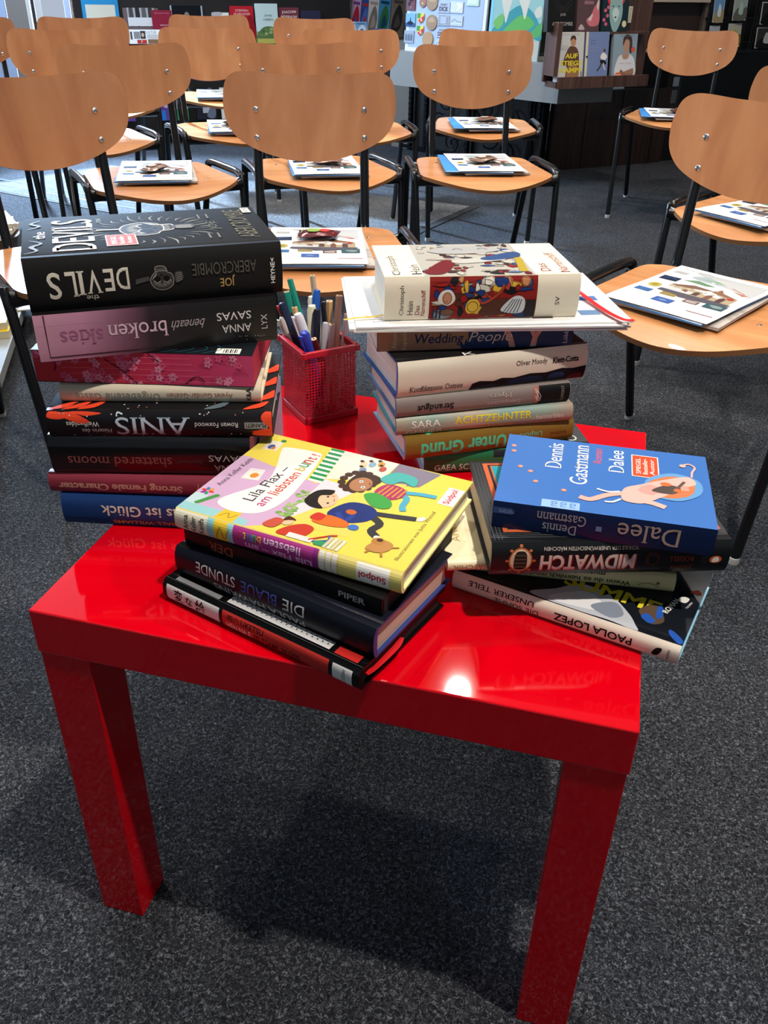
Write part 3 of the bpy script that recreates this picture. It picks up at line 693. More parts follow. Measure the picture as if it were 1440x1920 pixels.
for pts in ([(15.2, 0), (14.9, 1.0), (14.2, 2.4), (14.9, 2.4), (15.5, 1.3), (15.9, 0)], [(17.6, 0), (17.8, 1.2), (17.2, 2.4), (17.8, 2.4), (18.1, 1.7), (18.7, 2.4), (19.2, 2.4), (18.4, 1.1), (18.3, 0)]): b.S.poly(pts, '#c08f86')
b.S.text('Wedding', 7.0, 1.2, 5.6, 1.5, 0, '#1f2c55', .01, .12); b.S.text('People', 12.9, 1.25, 5.0, 1.5, 0, '#d8c2bd', -.008, .3)
b.S.text('Alison', 1.9, 1.25, 1.9, .6, 90, '#d2b39c'); b.S.text('Espach', 3.1, 1.2, 2.0, .65, 90, '#d2b39c'); b.S.text('Lübbe', 21.7, 1.3, 1.9, .5, 90, '#ccd0dc')
b.done()
b = Book('fat cream-white hardback with a colourful painted band lying on white papers', 21.9, 12.6, 4.85, -.0368, .0927, 21.9, .6292, '#e6dcc6', rough=.3)
S_ = b.S; C = b.C; C.dim = .74; S_.dim = .92
S_.text('Christoph', 1.95, 2.3, 3.3, .62, 90, '#5f574f'); S_.text('Hein', 2.85, 1.45, 1.6, .62, 90, '#5f574f'); S_.text('Das', 3.65, 1.2, 1.1, .5, 90, '#a5302c'); S_.text('Narrenschiff', 4.25, 2.0, 2.9, .5, 90, '#a5302c')
S_.text('SV', 19.4, 2.0, .95, .5, 90, '#4d4842')
C.text('Christoph', 1.6, 4.3, 7.2, 1.15, 90, '#6a6660'); C.text('Hein', 3.7, 2.6, 3.4, 1.1, 90, '#6a6660'); C.text('Das', 18.3, 2.6, 3.0, 1.1, 90, '#b8403c'); C.text('Narrenschiff', 20.4, 4.6, 7.4, 1.1, 90, '#c05a54')
# painted band: loose coloured figures and drapery with dark outlines (a plain stand-in picture)
def band(A, x0, x1, y0, y1, seed, base='#8f2420', n_=70, pal=None):
    r = random.Random(seed); pal = pal or ['#9c1f1f', '#f0ead8', '#223a7a', '#5a3324', '#e0b23a', '#c98a5a', '#8f979c', '#d9d2c0', '#1c1a1c', '#b5402c', '#34406e', '#7d5a44']
    A.rect(x0, y0, x1, y1, base)
    for i in range(n_):
        cx, cy = r.uniform(x0+.6, x1-.6), r.uniform(y0+.3, y1-.3); n = r.randint(4, 6); rx, ry = r.uniform(.3, 1.2), r.uniform(.25, .8); a0 = r.uniform(0, 6)
        pts = [(min(x1, max(x0, cx+rx*r.uniform(.5, 1.1)*math.cos(a0+k*6.283/n))), min(y1, max(y0, cy+ry*r.uniform(.5, 1.1)*math.sin(a0+k*6.283/n)))) for k in range(n)]
        A.blob(pts, r.choice(pal)); A.line(pts+[pts[0]], .07, '#1b1718')
band(S_, 4.95, 17.0, .05, 4.8, 3); band(C, 4.4, 16.8, .0, 12.6, 5, '#e4ddd0', 90, ['#f2eee4', '#a83028', '#3f62a8', '#d8cdbc', '#8f1f20', '#6a8cc0', '#efe6d8', '#2a2628', '#c99a7a', '#f6f2ea', '#5a3a30', '#dcd2c2'])
S_.blob([(5.9, 2.3), (6.3, 3.3), (7.3, 3.4), (7.8, 2.4), (7.0, 1.7)], '#e9e2d4'); S_.ell(6.9, 2.5, .5, .65, '#c98a6a'); S_.ring(6.9, 2.5, .5, .65, .07, '#1b1718'); S_.line([(6.6, 2.2), (7.0, 2.15)], .06, '#7a2a22')
S_.blob([(9.0, 1.4), (9.4, 2.3), (10.5, 2.2), (10.4, 1.1), (9.4, .7)], '#e2b542'); S_.ring(9.8, 1.5, .6, .6, .07, '#1b1718')
S_.blob([(10.6, .5), (11.4, 1.9), (13.6, 2.4), (14.6, 1.2), (13.6, .5)], '#573126'); S_.blob([(13.0, 1.0), (14.4, 2.6), (15.6, 2.3), (15.4, .7)], '#d4d7d8')
for k in range(5): S_.line([(13.3+k*.4, .7), (14.3+k*.25, 2.3)], .09, '#1b1718')
S_.line([(10.4, 2.4), (11.0, 1.9), (12.6, 2.9), (13.2, 3.9)], .28, '#a8452e', True); S_.rect(15.8, .1, 16.9, 2.2, '#2c2729')
for x in (5.3, 5.7, 6.1): S_.rect(x, .1, x+.2, 1.4, '#2a2f48')
C.blob([(6.2, 9.6), (9, 11.4), (13.4, 11.2), (15, 9.6), (12, 8.4), (8, 8.3)], '#d8d6d2'); C.blob([(4.6, 1.2), (7.4, 5.6), (8.6, 4.4), (6.6, .6)], '#8d1f24'); C.blob([(8.6, 5.6), (13.6, 6.8), (14.6, 5.6), (9.4, 4.3)], '#efeae0')
C.poly([(15.2, 1.0), (15.9, 6.4), (16.7, 6.4), (16.2, 1.0)], '#e3c23a'); C.blob([(12, 6.4), (16.4, 8.8), (16.6, 6.8), (13, 5.4)], '#3d5f9c')
C.line([(9.3, 9.9), (9.9, 10.4), (10.5, 9.8)], .14, '#23201f', True); C.line([(12.3, 10.0), (12.9, 10.5), (13.5, 9.9)], .14, '#23201f', True)
b.done()
def ribbon(name, pts, wd, m, parent=None):
    mb = MB(); vs = []; fs = []; P_ = [Vector(p) for p in pts]; q = []
    for i in range(len(P_)-1):
        p0, p1, p2, p3 = P_[max(i-1, 0)], P_[i], P_[i+1], P_[min(i+2, len(P_)-1)]
        for k in range(6):
            t = k/6; q.append(.5*((2*p1)+(p2-p0)*t+(2*p0-5*p1+4*p2-p3)*t*t+(3*p1-p0-3*p2+p3)*t**3))
    q.append(P_[-1]); n = len(q)
    for i, p in enumerate(q):
        t = (q[min(i+1, n-1)]-q[max(i-1, 0)]); s = Vector((-t.y, t.x, 0))
        s = s.normalized() if s.length > 1e-6 else Vector((0, 1, 0))
        for z in (0, .0004):
            vs += [p+s*wd/2+Vector((0, 0, z)), p-s*wd/2+Vector((0, 0, z))]
    for i in range(n-1):
        a = 4*i; c = a+4
        fs += [(a, a+1, c+1, c), (a+2, c+2, c+3, a+3), (a, c, c+2, a+2), (a+1, a+3, c+3, c+1)]
    fs += [(0, 2, 3, 1), (4*n-4, 4*n-3, 4*n-1, 4*n-2)]
    mb.add(vs, fs, m); o = mb.build(name, None, smooth=True, angle=60)
    if parent:
        o.parent = parent; M_ = Matrix.Translation(parent.location) @ parent.rotation_euler.to_matrix().to_4x4(); o.matrix_parent_inverse = M_.inverted()
    return o
satin = mat('red_satin', '#c8141c', .35)
ribbon('bookmark_ribbon', [(.150, .255, .640), (.166, .245, .6345), (.181, .223, .6325), (.201, .190, .6325), (.219, .170, .6325), (.231, .171, .6325)], .0065, satin, b.root)
ribbon('bookmark_ribbon', [(-.036, .100, .6335), (-.052, .092, .6315), (-.066, .085, .6315), (-.077, .074, .6315)], .0035, mat('yellow_satin', '#d8b23a', .35), b.root)
# ---- front left pile
b = Book('black book with white and red spine panels, lowest of the front left pile', 22.3, 13.6, 2.25, -.1611, -.2205, -18.3, TZ, '#0a0a0b', rough=.13, pages='#1a1a1b', pline='#050505')
S_ = b.S; C = b.C
S_.rect(.5, .25, 7.0, 1.95, '#cfcdca'); S_.text('変', 2.0, 1.15, 1.1, 1.3, 0, '#0d0d0d', .02); S_.text('な', 3.3, 1.1, .9, .95, 0, '#0d0d0d', .02); S_.text('絵', 4.7, 1.1, 1.2, 1.35, 0, '#0d0d0d', .02)
S_.rect(7.4, .2, 19.2, 2.0, '#bd332d'); S_.text('雨穴', 8.7, 1.5, 1.4, .6, 0, '#0d0d0d', .01); S_.text('UKETSU', 10.9, 1.5, 2.6, .62, 0, '#0d0d0d', .01, .15)
S_.text('HEN NA E', 9.3, .65, 2.8, .66, 0, '#f0cfc6', .01); S_.text('SELTSAME BILDER', 13.6, .65, 5.2, .6, 0, '#2a0d0c', .01)
S_.rect(19.6, .3, 21.6, 1.95, '#cfcdca'); S_.text('Lübbe', 20.7, 1.1, 1.35, .42, 90, '#3a3837')
C.rect(1.0, .35, 6.4, .9, '#77767a'); C.rect(7.2, .5, 18.6, 1.5, '#b9b8b8')
for i in range(40): C.ell(7.5+i*.28, 1.0+.3*(i % 2), .08, .08, '#1a1a1b', n=6)
C.rect(19.2, .35, 21.6, 1.4, '#ab1f1c'); C.line([(0, .18), (22.3, .18)], .05, '#4a4a4c')
b.done()
ribbon('bookmark_ribbon', [(.2215, .008, .0115), (.2235, .02, .0115), (.2245, .05, .012), (.2215, .062, .013)], .006, satin).parent = b.root
b = Book('navy-black hardback with pinkish pages in the front left pile', 21.9, 12.9, 3.12, -.1511, -.2093, -17.2, .4730, '#0b0e1a', edge='#2b3d7c', pages='#d8b9a6')
b.S.text('STUNDE', 4.9, 1.95, 4.6, 1.1, 180, '#d5d4d2'); b.S.text('BLAUE', 9.9, 1.95, 4.0, 1.1, 180, '#4a58a0'); b.S.text('DIE', 13.7, 1.95, 2.3, 1.1, 180, '#d5d4d2')
b.S.text('PAULA HAWKINS', 9.7, .62, 10.2, .8, 180, '#b9b8b8'); b.S.text('dtv', 20.0, 1.3, .7, .5, 90, '#23283a'); b.done()
b = Book('black book right under the yellow picture book', 20.9, 13.3, 1.75, -.1440, -.2047, -14.7, .5045, '#0a0a0b', pages='#151415', pline='#050505', hard=False)
b.S.text('DER', 4.2, .85, 2.7, .95, 180, '#8d4630', .02, serif=1); b.S.text('PIPER', 18.0, .85, 2.6, .6, 0, '#a8a7a5', .02)
for i in range(10): b.S.ring(7.5+i*.85, .8+.2*(i % 2), .4, .4, .05, '#1c1d20', 0, 300, 14)
b.S.text('Pinguin', 11.5, .85, 6.2, .9, 180, '#141518', serif=1); b.done()
b = Book('yellow and lilac picture book with running children, topmost of the front left pile', 22.4, 16.4, 2.2, -.1482, -.2067, -10.0, .5223, '#f0dc68', spine='#e9d87a', rough=.25, edge='#efe39a')
S_ = b.S; C = b.C; C.dim = .86
S_.rect(0, 0, 3.7, 2.2, '#e4ddc6'); S_.rect(3.5, 0, 4.2, 2.2, '#8fc9cf'); S_.rect(4.2, 0, 6.0, 2.2, '#ecc93a'); S_.rect(5.6, 0, 6.3, 2.2, '#9bd0d2'); S_.rect(6.2, 0, 14.6, 2.2, '#ad3b88')
for x in (14.2, 14.8, 15.4, 16.0): S_.rect(x, 0, x+.5, 2.2, '#e9e2d4' if x > 14.5 else '#8d2f86')
S_.rect(16.6, 0, 22.4, 2.2, '#e6d67c'); S_.rect(18.3, .25, 21.3, 2.1, '#f6f2ea'); S_.text('Südpol', 19.8, 1.15, 2.5, .85, 180, '#c9202f', .02)
for i, t in enumerate(('Anna', 'Keller', 'Keith')): S_.text(t, 1.2+i*.85, 1.15, 1.5, .55, 90, '#3a3836', .005)
S_.text('Lila Flax – am', 10.8, .6, 6.6, .7, 180, '#e7b9dc', .01); S_.text('liebsten', 11.2, 1.5, 3.6, .75, 180, '#efc9e6', .01)
for i, (t, c) in enumerate(zip('bunt!', ('#e6a23a', '#3aa06a', '#3a6fc0', '#e0c43a', '#d8382f'))): S_.text(t, 8.9-i*.48, 1.5, .16 if t == '!' else .42 if t != 't' else .3, .7, 180, c, .01)
S_.line([(4.4, .4), (4.9, 1.7), (5.3, .5), (5.8, 1.7)], .1, '#b98f2c', True)
LIL, WH, YEL = '#d9b4d6', '#fbfaf5', '#f4df5c'
C.rect(0, 0, 22.4, 16.4, YEL); C.poly([(0, 0), (7.2, 0), (9.5, 1.5), (9.6, 10.6), (9.3, 9.3), (.9, 11), (0, 11)], LIL)
C.poly([(0, 0), (7.1, 0), (7.1, .9), (4.6, 1.3), (0, 1.2)], '#9fd4d8'); C.poly([(0, 1.2), (1.4, 1.2), (1.4, 3), (0, 3)], '#c8e2e6'); C.poly([(3.9, 0), (5.9, 0), (5.9, 1.7), (4.1, 1.6)], '#f0c838')
C.line([(4.2, .4), (4.8, 1.2), (5.2, .5), (5.7, 1.3)], .1, '#a9822a', True)
for i in range(9): C.ell(1.2+i*.12, 1.5+i*.22, .3, .25, '#4d9a4f', n=8)
for k in range(6): C.ell(.9+.4*math.cos(k), 3.6+.4*math.sin(k), .3, .18, ['#e23a34', '#e8a02e', '#3a7fc4', '#e23a34', '#8a3a9a', '#3aa06a'][k], k*57, 8)
C.poly([(2.3, 7.0), (2.1, 9.1), (3.6, 9.4), (4.1, 7.3)], '#efe6ea'); C.poly([(2.5, 7.1), (2.4, 8.6), (3.4, 8.9), (3.8, 7.4)], '#f6f0e2'); C.ell(3.2, 8.0, .4, .5, '#e6913a')
C.poly([(.9, 13.0), (.8, 15.0), (2.3, 15.2), (2.5, 13.2)], '#f2ead2'); C.ell(1.6, 13.8, .35, .5, '#4a62b0'); C.ell(2.1, 15.4, .3, .3, '#4a8a44'); C.ell(1.9, 13.6, .25, .3, '#d8882e')
C.poly([(8.5, 16.4), (14.7, 16.4), (14.4, 12.8), (9.6, 10.4), (9.2, 13)], '#f3ead8'); C.poly([(14.7, 16.4), (19.2, 16.2), (18.2, 13), (14.6, 12.1)], '#8f8494'); C.poly([(9.5, 2), (12, 4), (14.4, 10), (9.6, 10.4)], '#efe3ea')
C.poly([(9.6, 2.2), (16, 2.4), (17, 13), (14.4, 12.2), (12.6, 8)], '#f1dd6a')
for i in range(8): C.poly([(7.2+i*.12, 16.3-i*.85), (8.7+i*.12, 16.3-i*.85), (8.75+i*.12, 15.85-i*.85), (7.3+i*.12, 15.85-i*.85)], '#2f9a56')
for i in range(8): C.poly([(7.3+i*.12, 15.85-i*.85), (8.75+i*.12, 15.85-i*.85), (8.85+i*.12, 15.45-i*.85), (7.35+i*.12, 15.45-i*.85)], '#f6f4ee')
C.blob([(2.7, 2.8), (4.6, 1.6), (7.2, 2.4), (8.2, 5.2), (8.0, 9.0), (7.2, 14.0), (6.2, 14.8), (3.2, 14.4), (2.9, 13.6), (4.4, 9.8), (4.7, 7.0)], WH)
C.text('Lila Flax –', 5.1, 7.3, 7.0, 1.15, 90, '#4a3d44', .008); C.text('am', 6.6, 4.3, 1.7, .75, 90, '#c0307a', .008); C.text('liebsten', 6.55, 8.0, 4.6, 1.1, 90, '#d8402f', .008)
for i, (t, c, w_) in enumerate(zip('bunt!', ('#d8b02e', '#3aa06a', '#c04a2a', '#d8402f', '#d8402f'), (.75, .7, .7, .5, .2))): C.text(t, 6.5, 11.1+i*.78, w_, 1.0, 90, c, .008)
C.text('Anna Keller Keith', 1.15, 7.8, 5.8, .6, 90, '#6d5a68'); C.text('Illustrationen von Jutta Wetzel', 21.2, 5.4, 8.4, .5, 90, '#8a7a4a')
C.rect(20.8, 11.1, 22.4, 14.3, '#fbf8f2'); C.text('Südpol', 21.6, 12.7, 2.7, .8, 90, '#d1283a', .02)
for i in range(40): C.ell(rng.uniform(8.6, 9.9), rng.uniform(3.0, 7.6), .25, .18, rng.choice(['#7fae5a', '#a9c878', '#8dbb66']), rng.uniform(0, 90), 8)
for x, y, c in ((11.6, 14.6, '#e0d2a8'), (12.4, 15.0, '#8db4d0'), (13.2, 15.4, '#d8a24a'), (13.7, 14.6, '#c45a4a'), (12.0, 13.6, '#7f98b8')): C.ell(x, y, .35, .5, c); C.ell(x-.3, y+.5, .22, .22, '#c9946a'); C.ell(x-.42, y+.6, .2, .2, '#3a2c26')
# two children running, kept generic
SK1, SK2 = '#f0c8a2', '#b9825a'
C.line([(16.0, 6.6), (17.6, 5.6), (17.4, 4.3), (18.2, 3.6)], .75, '#3f3d42', True); C.line([(16.0, 6.8), (18.0, 7.2), (20.2, 7.7)], .7, '#3f3d42', True); C.ell(20.6, 7.9, .45, .3, '#efefe9', 60); C.ell(18.4, 3.4, .45, .3, '#efefe9', -40)
C.blob([(12.6, 5.2), (13.6, 7.6), (15.6, 7.9), (16.8, 6.8), (16.2, 5.2), (14.2, 4.2)], '#2b3a7c'); C.line([(13.4, 5.6), (14.6, 4.6), (14.9, 5.9)], .5, '#33479a', True); C.ell(14.5, 6.2, .5, .4, '#d8692f')
C.ell(11.3, 7.0, 1.25, 1.55, SK1); C.blob([(9.7, 6.2), (10.0, 8.2), (11.4, 8.9), (11.5, 8.0), (10.7, 7.5), (11.0, 6.4), (11.9, 5.6), (10.8, 5.4)], '#28221f'); C.ell(11.4, 7.6, .12, .14, '#2a211e'); C.ell(11.9, 6.6, .12, .14, '#2a211e'); C.line([(12.1, 7.5), (12.3, 7.1)], .08, '#b5473a'); C.ell(11.8, 7.9, .2, .15, '#e6967e')
C.blob([(11.8, 10.4), (12.0, 12.6), (13.6, 13.2), (14.6, 12.4), (14.0, 10.6), (12.6, 9.6)], '#4a3226')
for k in range(14): C.ell(12.6+1.5*math.cos(k*.45), 11.4+1.8*math.sin(k*.45), .42, .42, '#4f372b', n=8)
C.ell(13.1, 11.0, 1.05, 1.35, SK2); C.ell(12.9, 11.5, .2, .22, '#ffffff'); C.ell(13.5, 10.6, .2, .22, '#ffffff'); C.ell(12.9, 11.5, .1, .11, '#2a211e'); C.ell(13.5, 10.6, .1, .11, '#2a211e'); C.line([(13.7, 11.6), (14.0, 11.2)], .1, '#8d3a30')
C.line([(17.0, 11.0), (18.0, 10.6), (18.2, 9.2), (18.6, 8.4)], .6, '#58b4cc', True); C.line([(17.0, 11.3), (18.8, 11.8), (20.4, 12.0)], .6, '#58b4cc', True)
C.blob([(14.8, 10.4), (15.4, 12.2), (17.2, 12.0), (17.6, 10.6), (16.2, 9.4)], '#b8406a')
for k in range(5): C.line([(15.2+k*.5, 9.9+k*.08), (15.6+k*.45, 12.0)], .16, '#e0a03a')
C.blob([(14.3, 12.8), (15.2, 14.6), (17.4, 14.4), (17.8, 12.8), (16.4, 13.2), (15.6, 12.2)], '#55b8b0'); C.blob([(14.2, 9.4), (15.2, 10.2), (17.0, 9.4), (17.2, 8.2), (15.8, 7.9)], '#4aa84a')
C.blob([(10.2, .3), (10.6, 1.6), (11.8, 2.6), (12.9, 2.2), (12.4, .6)], '#cf3f2c'); C.ell(10.2, 2.3, .55, .6, SK1); C.blob([(9.7, 2.2), (9.9, 3.1), (10.8, 2.8), (10.2, 2.5)], '#5a2f1e'); C.rect(11.2, .2, 13.6, .9, '#f2e6e0'); C.line([(13.2, .6), (14.6, 1.9), (15.2, 2.2)], .2, '#c8372c')
C.blob([(12.0, 3.4), (12.8, 4.8), (14.8, 4.6), (15.3, 3.8), (13.6, 3.2)], '#e8742c'); C.ell(15.8, 4.0, .5, .45, '#4a7ac8'); C.blob([(11.6, 3.8), (11.9, 4.8), (12.8, 4.6), (12.6, 3.6)], '#d43d2e')
C.line([(13.6, .5), (14.8, 1.2), (14.6, 2.0)], .18, '#4a68a8'); C.blob([(13.9, .2), (15.2, .3), (15.0, .9), (14.0, .8)], '#3a9a6a'); C.blob([(8.4, 1.0), (9.0, 2.4), (9.9, 2.2), (9.5, .9)], '#cf5a44')
for k in range(4): C.line([(14.9+k*.4, .1), (15.0+k*.4, 1.8)], .3, '#ece4cf' if k % 2 else '#d9cfae')
C.blob([(18.1, 1.6), (18.4, 2.8), (19.2, 3.4), (20.1, 3.0), (20.0, 2.0), (19.2, 1.4)], '#c98f52'); C.ell(18.7, 3.0, .6, .55, '#c08448'); C.ell(18.75, 3.2, .28, .24, '#4a3324'); C.line([(18.6, 1.6), (18.4, 1.0)], .22, '#b87f44'); C.line([(19.6, 1.6), (19.9, 1.0)], .22, '#b87f44'); C.line([(20.1, 2.6), (20.7, 2.9)], .16, '#b87f44')
b.done()
# ---- front right pile
b = Book('hardback with cream spine and dark painted cover, lowest of the front right pile', 21.6, 12.6, 2.05, .0964, -.1286, -14.7, TZ, '#14181f', spine='#eadfce', edge='#8fc3dc', pages='#9cc6da', pline='#78a9c2', rough=.25)
S_ = b.S; C = b.C
S_.text('PAOLA LOPEZ', 13.9, 1.0, 7.2, .85, 180, '#1a1817', .02); S_.text('DIE SUMME', 6.6, .55, 4.4, .55, 180, '#1a1817'); S_.text('UNSERER TEILE', 5.0, 1.4, 6.6, .55, 180, '#1a1817', .01)
S_.blob([(19.3, .6), (19.6, 1.3), (20.1, 1.4), (20.0, .9), (19.7, .5)], '#1a1817'); S_.text('TROPEN', 20.7, .95, 1.1, .22, 90, '#1a1817')
C.blob([(7.5, .4), (9.4, 2.2), (11.2, 4.1), (14, 3.9), (16.2, 2.2), (17.3, .8), (17.6, 0), (15.1, .2), (12, .1)], '#b9bcc4'); C.blob([(9.2, .6), (11, 2.6), (12.6, 3.2), (14.4, 1.4), (12, .6)], '#d9d9dc'); C.blob([(13, 1.4), (14.8, 3.0), (16, 1.6), (15, .6)], '#7f8796')
C.text('SUMME', 14.2, 4.2, 9.0, 1.8, 0, '#d8c72e', .03); C.blob([(17.0, 3.0), (18.2, 4.6), (19.4, 2.6), (18.4, 1.6)], '#5a4636')
for pts in ([(17.4, 2.2), (17.8, 2.9), (18.7, 2.2), (18.3, 1.6)], [(18.4, 4.7), (18.9, 4.3), (19.1, 2.9), (18.6, 2.8)], [(20.1, 1.6), (20.6, 1.5), (21.5, .7), (21.3, .1), (20.3, .9)]): C.blob(pts, '#2656b0')
C.text('ROMAN', 19.4, 5.1, 2.6, .55, 78, '#e8e6e0', .02); C.blob([(19.7, 6.3), (20.0, 7.1), (20.6, 7.0), (20.4, 6.2)], '#d8d6d0'); C.text('TROPEN', 20.8, 6.0, 1.2, .2, 78, '#d8d6d0'); C.blob([(20.4, 8.0), (21.0, 8.8), (21.4, 8.2)], '#c4483c')
b.done()
b = Book('slim olive-cream book between the cream-spined hardback and the black one above', 19.0, 12.0, 2.0, .1094, -.1245, 5.8, .4710, '#c3bb8c')
b.S.text('Wenn du es heimlich machen willst,', 8.7, .72, 12.6, .6, 180, '#28261d', .015); b.S.text('musst du die Schafe töten', 8.0, 1.45, 9.2, .6, 180, '#28261d', .015)
b.S.ring(16.6, .4, 1.0, .55, .08, '#6d6538', 20, 160); b.S.rect(17.3, .9, 17.6, 1.2, '#6d6538'); b.done()
b = Book('cream book lying crosswise, its corner sticking out beside the yellow picture book', 17.0, 12.5, 1.15, .0935, -.1600, 20.0, .4914, '#e6dab4', rough=.35)
b.S.text('MASCHIK', 2.2, .55, 3.4, .55, 180, '#a9935c'); b.C.text('ANNA', 1.3, 5.0, 4.2, .8, 90, '#a9935c'); b.done()
b = Book('black hardback with orange-framed cover under the blue paperback', 21.4, 14.6, 3.4, .1333, -.1722, 18.1, .5033, '#15171a', pages='#d8c9ab', rough=.35)
S_ = b.S; C = b.C
S_.ell(2.6, 1.75, 1.05, 1.25, '#b5663c'); S_.ell(2.6, 1.75, .92, 1.1, '#d8c2a4'); S_.blob([(2.1, .9), (2.1, 2.4), (2.6, 2.7), (3.1, 2.4), (3.1, .9)], '#2a2420')
for k in range(4): S_.rect(2.0, 1.05+k*.4, 3.2, 1.13+k*.4, '#6b5a48')
for a in range(8): S_.ell(2.6+1.2*math.cos(a*.785), 1.75+1.4*math.sin(a*.785), .16, .14, '#b5663c', n=8)
S_.text('MIDWATCH', 8.66, 1.44, 8.6, 1.75, 180, '#a83226', .05); S_.text('MIDWATCH', 8.6, 1.5, 8.5, 1.6, 180, '#cfc3b8', .03)
S_.text('SCHULE DER UNERWÜNSCHTEN MÄDCHEN', 8.8, 2.85, 8.4, .4, 180, '#bfb8ae', .01)
for k in range(12): S_.ell(14.4+.62*math.cos(k*.5236), 1.7+.72*math.sin(k*.5236), .2, .2, '#33241f', n=8)
S_.ring(14.4, 1.7, .45, .5, .1, '#4a322a'); S_.text('JUDITH', 17.2, .9, 1.9, .5, 180, '#96402f'); S_.text('ROSSELL', 17.0, 1.75, 2.2, .5, 180, '#96402f')
S_.ell(20.1, 1.6, .55, .4, '#cf5f2c'); S_.blob([(19.8, 1.35), (19.9, 1.8), (20.3, 1.85), (20.4, 1.4)], '#efe6da')
for r_ in (.35, .7, 1.0): C.line([(r_, .4), (r_, 14.3)], .07, '#4a4d52'); C.line([(.3, r_+.4), (21, r_+.4)], .07, '#4a4d52')
C.rect(1.3, 1.6, 21, 14.2, '#c05c38'); C.rect(1.75, 2.0, 20.6, 13.9, '#1a2a2e'); C.rect(2.0, 2.3, 20.4, 13.7, '#c05c38'); C.rect(2.15, 2.45, 20.3, 13.6, '#1f8f9c')
for i in range(26): C.blob([(2.3+rng.uniform(0, 5), 2.6+rng.uniform(0, 10)) for _ in range(4)], rng.choice(['#1b6f7c', '#2aa3ad', '#16525c', '#123238']))
b.done()
b = Book('blue paperback with a pale pink elephant, topmost of the front right pile', 18.9, 13.3, 2.7, .1286, -.1463, 2.0, .5376, '#3a6cb4', spine='#12264f', hard=False, rough=.3)
S_ = b.S; C = b.C
S_.rect(0, 1.5, 1.75, 2.15, '#3c568c'); S_.text('rororo', 1.2, 1.8, 1.3, .35, 180, '#93a6c8')
S_.text('Dennis', 5.9, .72, 2.9, .95, 180, '#a8a6ac', serif=1); S_.text('Gastmann', 6.0, 1.75, 4.2, 1.05, 180, '#a8a6ac', serif=1); S_.rect(9.0, 1.0, 9.5, 1.5, '#7288b4'); S_.text('Dalee', 13.4, 1.35, 5.2, 1.75, 180, '#b5a294', serif=1)
C.text('Dennis', 4.7, 9.9, 5.0, 1.5, 90, '#eceae6', serif=1); C.text('Gastmann', 7.1, 8.7, 7.8, 1.6, 90, '#eceae6', serif=1); C.text('Roman', 8.75, 10.8, 3.0, .8, 90, '#d8606a', serif=1); C.text('Dalee', 10.5, 10.2, 4.4, 1.4, 90, '#eceae6', serif=1)
for x, y in ((.7, 10.9), (.8, 9.8), (1.7, 6.8), (2.7, 6.1), (3.3, 4.3), (5.9, 3.3)): C.ell(x, y, .24, .24, '#d8846e'); C.ell(x+.05, y+.05, .12, .12, '#e8a08a')
stickerbox(C, 11.9, 7.6, 14.4, 11.9, ['SPIEGEL', 'Bestseller-', 'Autor'])
C.rect(4.1, 0, 7.4, 1.3, '#8fb2e0'); 
for x in (5.2, 6.0, 6.8): C.text('ro', x, .7, .8, .55, 90, '#4a78bc', .01)
C.blob([(13.2, 7.2), (15.6, 9.0), (17.9, 8.0), (17.9, 5.6), (15.8, 3.9), (13.4, 4.6)], '#5f93c4'); C.blob([(13.4, 6.8), (15.6, 8.4), (17.4, 7.4), (17.0, 5.2), (15.0, 4.2), (13.2, 4.9)], '#c0724a')
C.line([(13.0, 4.6), (11.4, 4.2), (9.7, 3.4), (8.3, 2.3), (7.3, 2.5)], .65, '#e0a498', True); C.blob([(11.0, 3.0), (11.2, 5.0), (12.8, 6.2), (14.6, 7.4), (16.9, 8.6), (17.6, 7.4), (16.4, 6.4), (15.2, 5.0), (13.2, 3.0), (12.2, 2.6)], '#dfa9a0'); C.line([(12.4, 3.2), (13.6, 3.0), (14.7, 2.5)], .7, '#dfa9a0', True); C.line([(15.0, 6.2), (16.9, 6.4)], .9, '#cf9284')
C.blob([(12.4, 5.0), (13.4, 6.3), (14.4, 5.6), (13.6, 4.4)], '#d0938a'); C.blob([(13.6, 5.2), (15.0, 6.6), (16.2, 6.2), (15.4, 5.0)], '#4c423f'); C.line([(15.4, 5.2), (16.6, 7.6)], .3, '#5a4c48', True); C.ell(14.9, 6.7, .5, .35, '#d8683a'); C.ell(15.9, 5.8, .35, .3, '#d8683a')
C.line([(8.8, 4.3), (9.8, 4.0), (10.8, 4.3)], .22, '#efe6da', True); C.line([(9.5, 2.2), (10.2, 2.3), (10.9, 3.0)], .22, '#efe6da', True); C.line([(17.3, 8.6), (17.4, 9.6), (17.7, 10.6), (17.2, 11.2), (16.6, 10.8)], .2, '#dfa9a0', True); C.ell(16.6, 10.7, .3, .3, '#dfa9a0')
b.done()

